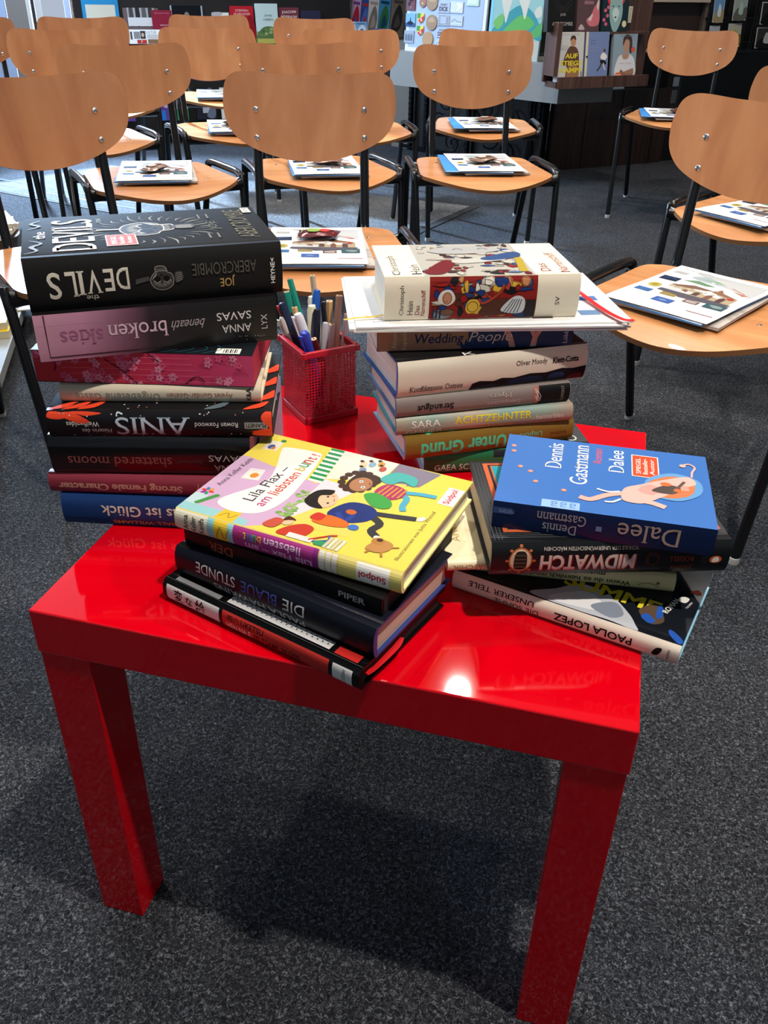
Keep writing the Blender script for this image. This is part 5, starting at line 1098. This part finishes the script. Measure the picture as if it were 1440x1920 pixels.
for (s, wd, hh, off, cover, fn, lab, name, cat, th) in [
    (-.262, .205, .255, .095, '#2a7fa8', a_blue, 'blue and beige poster book at the left end of the upper shelf', 'book', 'book', .02),
    (-.035, .205, .32, .085, '#6d5a58', a_ges, 'grey-brown volume with group photograph on the upper shelf', 'book', 'book', .02),
    (.083, .118, .175, .112, '#8a2034', a_red, 'small wine-red book on the upper shelf left of the black poster', 'book', 'book', .012),
    (-.012, .222, .075, .138, '#f1eee9', a_kul, 'white culture magazine with small photographs at the shelf edge', 'magazine', 'magazine', .006),
    (.232, .190, .295, .090, '#0e1116', a_les, 'black reading poster in a grey frame on the upper shelf', 'poster', 'poster', .007),
    (.430, .100, .165, .110, '#ebe6d8', a_white, 'small cream book just right of the shelf upright', 'book', 'book', .015),
    (.562, .140, .200, .100, '#c2202c', a_ste, 'bright red book on the upper shelf', 'book', 'book', .02),
    (.713, .138, .215, .105, '#cfe2dc', a_zwei, 'pale mint book with green landscape on the upper shelf', 'book', 'book', .02),
    (.853, .125, .195, .100, '#7a3a44', a_joa, 'dull purple book with loose handwritten capitals on the upper shelf', 'book', 'book', .03),
    (.990, .128, .180, .100, '#35324a', a_db, 'dark violet book with a coloured arc at the right end of the shelf', 'book', 'book', .025)]:
    faceout(name, lab, cat, s, wd, hh, .5625, off, cover, fn, G1, th)
def a_bw(a, w, h):
    a.rect(0, 0, w, h, '#23252e'); a.rect(w*.3, h*.2, w*.7, h*.8, '#b9bcc4'); a.blob([(w*.5, h*.1), (w*.75, h*.5), (w*.6, h*.9), (w*.9, h*.9), (w*.95, h*.1)], '#6a7284')
def a_cr(a, w, h):
    a.rect(0, 0, w, h, '#e6e2d2')
    for i in range(4): a.line([(w*.2, h*(.8-i*.12)), (w*.8, h*(.8-i*.12))], .3, '#a8a494')
def a_vi(a, w, h):
    a.rect(0, 0, w, h, '#5a3f8a'); a.rect(0, 0, w*.5, h*.35, '#2a6fc0'); a.ell(w*.6, h*.6, 2.2, 2.6, '#c8a0b8')
def a_gr(a, w, h):
    a.rect(0, 0, w, h, '#b9bcc8'); a.rect(0, 0, w, h*.4, '#2a8a52'); a.rect(w*.3, h*.5, w*.8, h*.9, '#8a5a9a')
for (s, wd, hh, cover, fn, lab) in [(-.20, .12, .17, '#4a2f52', a_vi, 'violet book at the left of the lower shelf'), (.045, .085, .16, '#5a3f8a', a_vi, 'violet and blue book on the lower shelf behind chair legs'), (.145, .08, .16, '#b9bcc8', a_gr, 'grey book with green foot on the lower shelf'),
                                    (.300, .12, .185, '#23252e', a_bw, 'black and white photo book on the lower shelf'), (.440, .095, .18, '#e6e2d2', a_cr, 'cream book on the lower shelf right of the upright'), (.62, .12, .19, '#8a6a4a', a_cr, 'brown-covered book hidden behind chairs on the lower shelf')]:
    faceout('book', lab, 'book', s, wd, hh, .1395, .105, cover, fn, 'face-out books on the lower shelf', .018)
# tilted display rack right of the shelf
rack = thing('display_rack', 'taupe display rack with slanted books right of the bookshelf', 'rack', sat(1.37, -.02), SA)
mb = MB(); mb.box((0, -.03, .30), (.48, .20, .60), mat('taupe_board', '#6f6158', .6)); mb.build('body', rack)
for z in (.50, .60): 
    mb = MB(); mb.box((.10, -.145, z-.02), (.28, .05, .05), mat('taupe_board', '#6f6158', .6)); mb.build('ledge', rack)
mb = MB(); mb.box((0, .085, .80), (.50, .02, .5), shelf_dark); mb.box((-.245, .03, .80), (.02, .12, .5), mat('violet_white', '#c9c4dc', .6)); mb.build('back_panel', rack)
def plainart(c1, c2, c3):
    def f(a, w, h):
        a.rect(0, 0, w, h, c1); a.blob([(w*.1, h*.1), (w*.2, h*.5), (w*.6, h*.8), (w*.9, h*.5), (w*.7, h*.15)], c2); a.rect(w*.15, h*.82, w*.85, h*.9, c3); a.blob([(w*.3, h*.2), (w*.5, h*.55), (w*.75, h*.3)], c3)
    return f
for (s, wd, hh, cover, f, lab, tilt) in [(1.165, .06, .22, '#1a1715', plainart('#1a1715', '#8a4a30', '#c4b4a0'), 'black book with orange picture at the left of the slanted rack', .16), (1.225, .05, .20, '#8a857e', plainart('#8a857e', '#6f6a64', '#a8a29a'), 'plain grey book in the slanted rack', .16), (1.283, .06, .21, '#c23a6a', plainart('#d9b0cc', '#c22a3a', '#7a4a9a'), 'pink and red book in the slanted rack', .14),
                                     (1.343, .055, .20, '#3a5aa8', plainart('#3a5aa8', '#5a7ac8', '#c83a3a'), 'blue book in the slanted rack', .14), (1.402, .07, .21, '#e6e2e0', plainart('#e6e2e0', '#8a8680', '#b9a89a'), 'white book with a bird drawing in the slanted rack', .12), (1.475, .08, .215, '#4a9ac8', plainart('#4a9ac8', '#3f7a4a', '#1f4a6a'), 'sky-blue book with green trees in the slanted rack', .12), (1.565, .09, .22, '#8a7a6a', plainart('#8a7a6a', '#3a3634', '#5a524a'), 'taupe book with dark triangle in the slanted rack', .12)]:
    t = faceout('book', lab, 'book', s, wd, hh, .602, .025, cover, f, 'books in the slanted rack', .016, .12); t.rotation_euler.y = tilt
for i, (s, c, lab) in enumerate([(1.16, '#4a9ac8', 'blue and white pamphlet at the left of the rack ledge'), (1.235, '#dfe6ee', 'white pamphlet in the middle of the rack ledge'), (1.30, '#8ab4d8', 'pale blue pamphlet at the right of the rack ledge')]):
    faceout('pamphlet', lab, 'pamphlet', s, .075, .085, .602, .150, c, plainart(c, '#e6eef6', '#3a7ab8'), 'pamphlets on the rack ledge', .006, .3)
mb = MB(); mb.box((0, 0, .02), (.10, .05, .04), mat('bright_blue', '#2448b8', .5)); o = mb.build('small_box'); o.location = sat(1.435, .155, .605); o.rotation_euler.z = SA; tag(o, 'small bright blue box on the rack ledge', 'box')

# ================================================================== BOARDS ON THE GREY LEDGE
def cat_(s, o, z=0): return CLA+CLD*s+CLN*o+Vector((0, 0, z))
bd = thing('magnet_board', 'pale blue board full of souvenir magnets leaning on the grey ledge', 'board', cat_(.640, .385, .5855), CLAa); bd.rotation_euler.x = -.06
mb = MB(); mb.box((0, .006, .25), (.525, .012, .50), mat('board_white', '#dfe6ee', .5)); mb.build('board', bd)
mb = MB(); mb.box((0, -.0005, .25), (.485, .002, .46), mat('board_blue', '#a3b6d4', .45)); mb.build('panel', bd)
MG = [('m_photo', .405, .785, .062, .070, 'dark red photo magnet at the upper left of the blue board'), ('m_ship', .409, .710, .066, .062, 'photo magnet of a ship tower on the blue board'), ('m_grey', .405, .630, .066, .060, 'grey magnet with three gables on the blue board'),
      ('m_shield', .479, .728, .046, .046, 'upper green and red coat-of-arms magnet on the blue board'), ('m_shield', .480, .669, .046, .046, 'lower green and red coat-of-arms magnet on the blue board'), ('m_shield2', .486, .800, .046, .040, 'red patterned magnet at the top of the blue board'),
      ('m_disc', .550, .790, .076, .076, 'topmost round wooden magnet on the blue board'), ('m_disc', .555, .697, .074, .074, 'middle round wooden magnet on the blue board'), ('m_disc2', .536, .618, .074, .074, 'lowest round wooden magnet with a cross on the blue board'),
      ('m_dick', .630, .782, .078, .048, 'upper lettered magnet on the blue board'), ('m_dick', .633, .668, .078, .044, 'lower lettered magnet on the blue board'), ('m_stripe', .635, .722, .078, .050, 'striped stamp-like magnet on the blue board'),
      ('m_map', .714, .785, .080, .050, 'silvery map magnet on the blue board'), ('m_sil', .719, .726, .080, .046, 'silvery skyline magnet on the blue board'), ('m_sil', .720, .684, .080, .030, 'silvery magnet just above the chair back'),
      ('m_pale', .814, .820, .076, .040, 'pale green magnet at the upper right of the blue board'), ('m_sil', .615, .622, .040, .036, 'small framed silver magnet low on the blue board')]
for kd, s, z, wd, hh, lab in MG:
    z_ = z-.007
    lx, lz = s-.640, z_-.5855+hh/2
    p = cat_(s, .385, .5855)+CLN*(.0017-math.sin(.06)*lz)+Vector((0, 0, lz*math.cos(.06)))
    t = thing('magnet', lab, 'magnet', p, CLAa, 'magnets on the blue board'); t.rotation_euler.x = -.06
    base = {'m_photo': '#5a2f3a', 'm_ship': '#6fa6cc', 'm_grey': '#97a2b2', 'm_shield': '#d8c840', 'm_shield2': '#a85a5a', 'm_disc': '#9a7a5a', 'm_disc2': '#b08a62', 'm_dick': '#a9b2c2', 'm_stripe': '#c2cad6', 'm_map': '#c9d2da', 'm_sil': '#b9c4cc', 'm_pale': '#b9d8c4'}[kd]
    mb = MB(); m_ = mat('magnet_'+base.strip('#'), base, .4)
    if 'disc' in kd: mb.lathe([(wd/2*.97, 0), (wd/2, .001), (wd/2, .004), (wd/2*.96, .005)], m_, 24, Matrix.Rotation(math.pi/2, 4, 'X'))
    elif 'shield' in kd:
        pr = [(-.5, .5), (.5, .5), (.5, -.05), (.3, -.35), (0, -.5), (-.3, -.35), (-.5, -.05)]; n = len(pr)
        mb.add([(x*wd, 0, z*hh) for x, z in pr]+[(x*wd, -.004, z*hh) for x, z in pr], [tuple(range(n)), tuple(range(2*n-1, n-1, -1))]+[(i, (i+1) % n, n+(i+1) % n, n+i) for i in range(n)], m_)
    else: mb.box((0, -.002, 0), (wd, .004, hh), m_)
    mb.build('plate', t)
    a = Art(base=.0002, step=.00008); w_, h_ = wd*50, hh*50
    if kd == 'm_photo':
        for i in range(8): a.rect(rng.uniform(-w_, w_*.6), rng.uniform(-h_, h_*.6), rng.uniform(0, w_), rng.uniform(0, h_), rng.choice(['#7a4a52', '#3f2a34', '#8a6a72']))
    elif kd == 'm_ship': a.rect(-w_, -h_, w_, -h_*.5, '#34588a'); a.blob([(-w_*.7, -h_*.5), (0, -h_*.2), (w_*.7, -h_*.5), (0, -h_*.8)], '#1d2a3c'); a.poly([(-w_*.15, -h_*.3), (0, h_*.5), (w_*.15, -h_*.3)], '#22304a')
    elif kd == 'm_grey':
        for i in (-1, 0, 1): a.poly([(i*w_*.55-w_*.22, -h_*.6), (i*w_*.55-w_*.22, h_*.2), (i*w_*.55, h_*.55), (i*w_*.55+w_*.22, h_*.2), (i*w_*.55+w_*.22, -h_*.6)], '#6a7688')
    elif kd == 'm_shield': a.poly([(-w_, h_), (0, h_), (-w_*.2, 0), (-w_, 0)], '#4a9a4a'); a.poly([(w_, h_*.6), (w_, -h_*.1), (0, -h_), (-w_*.7, -h_*.4)], '#d83a4a'); a.ell(w_*.2, -h_*.3, w_*.25, h_*.25, '#f0d8d0', n=10)
    elif kd == 'm_shield2': a.ell(0, 0, w_*.5, h_*.6, '#7a8a4a'); a.ell(0, 0, w_*.25, h_*.3, '#d8b0a8')
    elif kd == 'm_disc': a.ring(0, 0, w_*.86, h_*.86, .25, '#6a4c34'); a.line([(-w_*.8, .1), (w_*.8, -.1)], .3, '#4a3524'); a.rect(-w_*.6, -h_*.5, -w_*.05, -.2, '#d8c8b0'); a.rect(w_*.08, -h_*.5, w_*.6, -.2, '#d8c8b0'); a.blob([(-w_*.6, .4), (0, h_*.7), (w_*.6, .4)], '#b9a082')
    elif kd == 'm_disc2': a.line([(-w_*.6, -h_*.5), (w_*.6, h_*.5)], .3, '#5a4028'); a.line([(-w_*.2, h_*.7), (w_*.2, -h_*.7)], .25, '#5a4028'); a.line([(-w_*.7, h_*.3), (w_*.3, -h_*.2)], .2, '#7a5a3a')
    elif kd == 'm_dick': a.text('MOBY', 0, h_*.55, w_*1.1, h_*.4, 0, '#5a6272', serif=1); a.text('DICK', 0, -h_*.25, w_*1.5, h_*.85, 0, '#3f4656', .02, serif=1)
    elif kd == 'm_stripe':
        for i in range(7): a.line([(-w_*.95, h_*(.85-i*.28)), (w_*.95, h_*(.85-i*.28))], .22, '#3a4254')
        a.rect(-w_*.5, -h_*.55, w_*.5, h_*.6, '#b4bed0')
    elif kd == 'm_map': a.blob([(0, -h_*.7), (w_*.2, h_*.2), (-w_*.1, h_*.6), (w_*.5, h_*.8), (w_*.9, h_*.2), (w_*.5, -h_*.3)], '#eef2f6'); a.ell(-w_*.6, -h_*.6, .4, .3, '#eef2f6', n=10)
    elif kd == 'm_sil': a.line([(-w_*.8, -h_*.3), (-w_*.3, h_*.3), (w_*.1, -h_*.1), (w_*.8, -h_*.2)], .25, '#7a8694', True); a.line([(-w_*.8, -h_*.5), (w_*.8, -h_*.5)], .25, '#e8eef2')
    else: a.rect(-w_*.8, -h_*.6, w_*.8, h_*.6, '#d4e6d4')
    a.build('print', lambda x, y, h: (x, -.0045-h, y), t)
t = thing('map_board', 'turquoise board with a world map over green hills on the grey ledge', 'board', cat_(1.075, .375, .5855), CLAa); t.rotation_euler.x = -.05
mb = MB(); mb.box((0, .006, .25), (.31, .012, .50), mat('board_cyan', '#9cc8d4', .5)); mb.build('board', t)
a = Art(base=.0004, step=.00008); a.rect(-13.8, .5, 15.4, 49.5, '#8fb8b4'); a.rect(-13.8, .5, 15.4, 9, '#b9b9ac')
a.blob([(-13.8, 12), (-8, 18), (2, 24), (10, 21), (15.4, 14), (15.4, 9), (4, 12), (-6, 8), (-13.8, 7)], '#3f8f94'); a.blob([(-9, 9), (-4, 15), (4, 20), (11, 17), (9, 14), (0, 11), (-4, 8)], '#5fa85a'); a.blob([(-13, 16), (-8, 20), (-7, 16), (-10, 13)], '#6fae5f'); a.blob([(9, 11), (15.4, 17), (15.4, 11)], '#57a060')
for pts in ([(-9, 26), (-6, 30), (-3, 27), (-4, 22), (-5.5, 16), (-7, 20)], [(1, 27), (4, 31), (8, 29), (7, 24), (5.5, 18), (3.5, 22)], [(11, 22), (14, 24), (15, 20), (12, 19)], [(-10, 34), (-2, 38), (-1, 33), (-7, 31)], [(2, 34), (12, 40), (15, 33), (8, 31)]): a.blob(pts, '#c9c6b8')
a.rect(-15.3, .3, -13.7, 49.5, '#7fc4dc'); a.build('print', lambda x, y, h: (x, -h, y), t)

# ================================================================== WALL DISPLAY WITH FACE-OUT BOOKS
def crt(s, o, z=0): return CRA+CRD*s+CRN*o+Vector((0, 0, z))
display_wood = wood_mat('display_brown_wood', [(0.3, '#3a2620'), (0.7, '#66483e')], (60, 60, 3), .4)
disp = thing('display_shelf', 'dark brown wooden display shelf with two rows of face-out books over the grey ledge', 'shelf', crt(-.117, .475), CRAa)
mb = MB(); mb.box((0, .0, .80), (.60, .014, .56), display_wood); mb.build('back_panel', disp)
mb = MB(); mb.box((-.290, -.045, .66), (.026, .085, .22), display_wood); mb.build('side_panel', disp)
mb = MB(); mb.box((-.005, -.090, .521), (.54, .014, .050), display_wood); mb.build('lip', disp)
mb = MB(); mb.box((-.010, -.045, .512), (.55, .085, .026), display_wood); mb.build('shelf_board', disp)
mb = MB(); mb.box((.0, -.028, .726), (.53, .05, .012), display_wood); mb.build('shelf_board', disp)
GD = 'face-out books on the wall display'
def a_auf(a, w, h):
    a.rect(0, 0, w, h, '#c9c8c6'); a.text('LENA CASSEL', w*.5, h-1.0, w*.66, .7, 0, '#8d8c8c')
    a.blob([(w*.2, h*.35), (w*.35, h*.62), (w*.5, h*.72), (w*.75, h*.66), (w*.84, h*.4), (w*.8, 0), (w*.34, 0), (w*.36, h*.3)], '#5f4436'); a.blob([(w*.4, 0), (w*.42, h*.3), (w*.78, h*.3), (w*.8, 0)], '#9a7050'); a.ell(w*.58, h*.8, w*.1, h*.095, '#b98a6a'); a.blob([(w*.46, h*.82), (w*.5, h*.92), (w*.64, h*.92), (w*.68, h*.84), (w*.56, h*.87)], '#4a3428')
    for i, t in enumerate(('AUF', 'STIEGS', 'KAMPF')): a.text(t, w*.53, h*(.52-i*.145), w*(.48, .84, .86)[i], h*.1, 0, '#e3cf3a', .03)
    a.rect(w*.93, h*.08, w*.96, h*.2, '#3a3838')
    for i in range(3): a.line([(w*.06, h*(.72-i*.035)), (w*.38, h*(.72-i*.035))], .12, '#9a9998')
def a_foo(a, w, h):
    a.rect(0, 0, w, h, '#7688b4'); a.rect(0, 0, w*.1, h, '#d8cfae'); a.text('Tooor', w*.3, h*.83, w*.24, .7, 0, '#3f4a6a'); a.text('Roman', w*.32, h*.77, w*.2, .6, 0, '#3f4a6a')
    for i in range(2): a.line([(w*.2, h*(.68-i*.06)), (w*.7, h*(.68-i*.06))], .15, '#9a92b4')
    a.blob([(w*.66, h*.5), (w*.78, h*.58), (w*.95, h*.5), (w*.86, h*.42), (w*.72, h*.44)], '#e9e6e2'); a.ell(w*.82, h*.62, .7, .75, '#6a4a3c'); a.blob([(w*.66, h*.42), (w*.86, h*.42), (w*.82, h*.34), (w*.68, h*.36)], '#23242a')
    a.line([(w*.72, h*.36), (w*.66, h*.28), (w*.54, h*.2)], .7, '#3a3634', True); a.line([(w*.8, h*.36), (w*.84, h*.28), (w*.9, h*.22)], .7, '#d8c8b8', True); a.ell(w*.88, h*.36, .7, .7, '#1f1f22'); a.blob([(w*.02, h*.5), (w*.1, h*.52), (w*.1, h*.46)], '#3a3a3a')
def a_tee(a, w, h):
    a.rect(0, 0, w, h, '#8fa3b0'); a.blob([(w*.14, h*.1), (w*.2, h*.46), (w*.4, h*.56), (w*.7, h*.56), (w*.92, h*.44), (w*.96, h*.1)], '#dcdde2'); a.blob([(w*.4, h*.56), (w*.44, h*.46), (w*.62, h*.46), (w*.68, h*.56)], '#b88f7a'); a.ell(w*.53, h*.75, w*.13, h*.16, '#bb917a'); a.blob([(w*.4, h*.74), (w*.4, h*.92), (w*.56, h*.99), (w*.76, h*.9), (w*.78, h*.6), (w*.68, h*.62), (w*.66, h*.84), (w*.5, h*.88)], '#4a3a36')
    a.line([(w*.3, h*.06), (w*.6, h*.14), (w*.92, h*.2)], 2.2, '#a27a64', True); a.line([(w*.92, h*.1), (w*.6, h*.08), (w*.34, h*.2)], 1.8, '#8f6a58', True); a.ell(w*.84, h*.66, 1.2, 1.2, '#d8604a'); a.rect(w*.16, h*.02, w*.4, h*.16, '#e06a44'); a.rect(w*.18, h*.06, w*.38, h*.12, '#efc0a8')
    a.text('Ohne Plan', w*.55, h*.96, w*.6, .7, 0, '#6a7a8a'); a.text('Mein Weg', w*.55, h*.36, w*.5, .7, 0, '#c9a0a8')
def a_dev(a, w, h):
    a.rect(0, 0, w, h, '#191a1c'); a.rect(w*.18, h*.86, w*.5, h*.99, '#d8482c')
    for i in range(26):
        t_ = i*.2417; a.line([(w*.56+w*.2*math.cos(t_), h*.66+h*.2*math.sin(t_)), (w*.56+w*.4*math.cos(t_+.1), h*.66+h*.34*math.sin(t_+.1))], .22, '#8a8784', taper=True)
    skull(a, w*.56, h*.72, 2.3, '#a8a6a2', 180); a.text('JOE', w*.56, h*.3, w*.2, 1.2, 0, '#b9b5ac'); a.text('ABERCROMBIE', w*.56, h*.14, w*.76, 1.5, 0, '#b9b5ac')
def a_ski(a, w, h):
    a.rect(0, 0, w, h, '#5a4448'); a.text('broken', w*.55, h*.74, w*.68, 2.0, 0, '#c08a92', serif=1); a.text('skies', w*.5, h*.56, w*.42, 1.8, 0, '#c08a92', serif=1)
    a.blob([(w*.42, h*.22), (w*.6, h*.3), (w*.8, h*.5), (w*.98, h*.4), (w*.98, h*.14), (w*.6, h*.1)], '#c9707a'); a.blob([(w*.5, h*.24), (w*.7, h*.34), (w*.62, h*.2)], '#d8c2bc'); a.blob([(w*.84, h*.5), (w*.95, h*.62), (w*.95, h*.4)], '#d8c2bc'); a.blob([(w*.08, h*.04), (w*.2, h*.14), (w*.36, h*.04)], '#b9a8a4')
def a_fox(a, w, h):
    a.rect(0, 0, w, h, '#1c3138'); a.ell(w*.5, h*.72, w*.36, h*.3, '#d83a4c')
    for x, y in ((.12, .4), (.2, .3), (.08, .22), (.22, .46), (.8, .92), (.9, .86), (.16, .14)): a.ell(w*x, h*y, .9, .8, '#d0607c', n=9)
    a.poly([(w*.24, h*.78), (w*.3, h*.5), (w*.46, h*.66)], '#a9c4c0'); a.poly([(w*.8, h*.8), (w*.72, h*.5), (w*.58, h*.66)], '#a9c4c0'); a.blob([(w*.28, h*.3), (w*.3, h*.58), (w*.5, h*.68), (w*.72, h*.58), (w*.76, h*.3), (w*.6, h*.02), (w*.42, h*.02)], '#8fb0b0'); a.blob([(w*.38, h*.36), (w*.5, h*.46), (w*.64, h*.36), (w*.52, h*.18)], '#c4d8d4')
    a.ell(w*.4, h*.48, .45, .3, '#1c3138'); a.ell(w*.62, h*.48, .45, .3, '#1c3138'); a.ell(w*.51, h*.27, .5, .4, '#1a2226'); a.ell(w*.86, h*.14, 1.3, 1.4, '#d9d2a8')
rows = [(-.319, .148, .207, .5260, '#c9c8c6', a_auf, 'pale book with a man and yellow capitals at the lower left of the wall display', .028, .092, 0), (-.166, .136, .207, .5260, '#7688b4', a_foo, 'blue-grey book with a footballer in the lower row of the wall display', .020, .092, 0), (.002, .142, .197, .5260, '#8fa3b0', a_tee, 'book with a white T-shirt portrait at the lower right of the wall display', .020, .092, 0),
        (-.380, .150, .225, .7330, '#191a1c', a_dev, 'black skull book at the upper left of the wall display', .03, .062, 0), (-.226, .128, .215, .7330, '#5a4448', a_ski, 'mauve book with a clouded flower in the upper row of the wall display', .025, .062, 0), (-.069, .155, .215, .7330, '#1c3138', a_fox, 'dark teal book with a fox head at the upper right of the wall display', .025, .062, 0)]
for s, wd, hh, z, cov, fn, lab, th, off, _ in rows:
    faceout('book', lab, 'book', s, wd, hh, z, .475+off-.012, cov, fn, GD, th, .12, parent_fn=crt, ang=CRAa)
mb = MB(); mb.box((0, 0, .034), (.023, .003, .068), mat('cream_tag', '#d8d2bc', .6)); t = thing('price_tag', 'narrow cream tag beside the fox book on the wall display', 'tag', crt(.026, .51, .768), CRAa); mb.build('card', t)
a = Art(base=.0016); a.text('Empfehlung', 0, 3.4, 5.4, .9, 90, '#4a463e'); a.build('print', lambda x, y, h: (x, -h, y), t)

# ================================================================== BACK RIGHT: PANEL CABINET, POSTCARD RACK
mb = MB()
on(CRA, CRD, CRN, CRAa, .60, .06, .735, (.50, .10, .215), mat('brown_panel', '#35251f', .55), mb)
o = mb.build('brown_cupboard'); tag(o, 'plain dark brown cupboard above the low cabinet behind the lone chair', 'cupboard')
mb = MB()
on(CRA, CRD, CRN, CRAa, .866, .075, .74, (.028, .12, .24), mat('taupe_post', '#6a5f58', .5), mb)
on(CRA, CRD, CRN, CRAa, .58, .075, .852, (.57, .15, .014), mat('pale_top', '#c9b9a4', .5), mb)
on(CRA, CRD, CRN, CRAa, .50, .10, .618, (.36, .16, .012), mat('pale_wood_strip', '#b59a78', .5), mb)
o = mb.build('cupboard_frame'); tag(o, 'pale wooden strips framing the brown cupboard', 'frame')
for i, (s, c, lab) in enumerate([(.36, '#d9d4cc', 'white book lying at the left on top of the brown cupboard'), (.52, '#c9b49a', 'beige book lying in the middle on top of the brown cupboard'), (.70, '#d8b48a', 'peach book lying at the right on top of the brown cupboard')]):
    p = crt(s, .075, .8595)
    t = thing('book', lab, 'book', p, CRAa, 'books lying on the brown cupboard'); mb = MB(); mb.box((0, 0, .012), (.14, .12, .024), mat('cover_'+c.strip('#'), c, .5)); mb.build('cover', t)
mb = MB(); mb.box((0, 0, .006), (.15, .10, .012), mat('grey_print', '#8d8a86', .6)); o = mb.build('newspaper'); o.location = crt(.45, .02, .6005); o.rotation_euler.z = CRAa; tag(o, 'folded grey newspaper under the brown cupboard', 'newspaper')
mb = MB(); on(CRA, CRD, CRN, CRAa, .878, -.035, .40, (.10, .012, .36), mat('taupe_dark', '#3a302c', .5), mb); on(CRA, CRD, CRN, CRAa, .878, -.026, .44, (.045, .012, .05), chrome, mb); on(CRA, CRD, CRN, CRAa, .878, -.026, .36, (.045, .012, .07), mat('dull_chrome', '#8a8886', .35, .8), mb)
o = mb.build('door_lock'); tag(o, 'chrome lock on a taupe strip below the lone chair back', 'lock')
rk = thing('postcard_rack', 'black wire rack of postcards at the upper right edge', 'rack', crt(1.22, .12, .60), CRAa)
mb = MB()
for s in (-.34, -.17, .0, .02, .30): mb.tube([(s, -.02, .0), (s, -.02, .55)], .006, black_paint, n=6, smooth=False)
for z in (.05, .17, .30, .42): mb.tube([(-.36, -.02, z), (.32, -.02, z)], .004, black_paint, n=6, smooth=False)
mb.build('wire_frame', rk)
mb = MB(); mb.box((0, .06, .27), (.70, .012, .54), mat('rack_back', '#1b1a1a', .6)); mb.box((0, .02, .006), (.72, .12, .012), black_paint); mb.build('back', rk)
def card(s, z, wd, hh, cols, lab, rz=0):
    p = crt(1.22+s, .12+.035, .60+z); t = thing('postcard', lab, 'postcard', p, CRAa+rz, 'postcards in the wire rack'); t.rotation_euler.x = -.1
    mb = MB(); mb.box((0, 0, hh/2), (wd, .002, hh), mat('card_white', '#dcd8d0', .5)); mb.build('card', t)
    a = Art(base=.0012, step=.00008); w_, h_ = wd*100, hh*100
    a.rect(-w_*.46, h_*.04, w_*.46, h_*.96, cols[0]); a.blob([(-w_*.46, h_*.04), (-w_*.2, h_*.5), (w_*.1, h_*.4), (w_*.46, h_*.55), (w_*.46, h_*.04)], cols[1]); a.blob([(-w_*.1, h_*.3), (0, h_*.75), (w_*.2, h_*.6), (w_*.2, h_*.25)], cols[2])
    a.build('print', lambda x, y, h: (x, -h, y), t)
card(-.285, .15, .075, .12, ('#6fa0d0', '#a89a72', '#dfe6ee'), 'sky-blue postcard at the upper left of the wire rack'); card(-.285, .02, .075, .115, ('#b9c4cc', '#8a8a80', '#5a5a58'), 'pale postcard with small houses at the lower left of the wire rack'); card(-.135, .03, .11, .115, ('#c9c4b0', '#8a7a3a', '#d0b83a'), 'postcard with a yellow blossoming tree in the wire rack', .1); card(-.13, .16, .10, .12, ('#a9b4ac', '#6a6a62', '#b9d0c4'), 'greenish postcard above the yellow tree card')
card(.11, .02, .15, .105, ('#3a3a38', '#1c1c1c', '#c9c8c4'), 'black and white church window postcard at the right edge'); card(.11, .14, .15, .11, ('#2c2c2c', '#161616', '#a8a6a0'), 'dark postcard of arches at the right edge'); card(.25, .02, .08, .11, ('#8a8780', '#4a4844', '#d8d4cc'), 'grey landscape postcard at the far right edge')
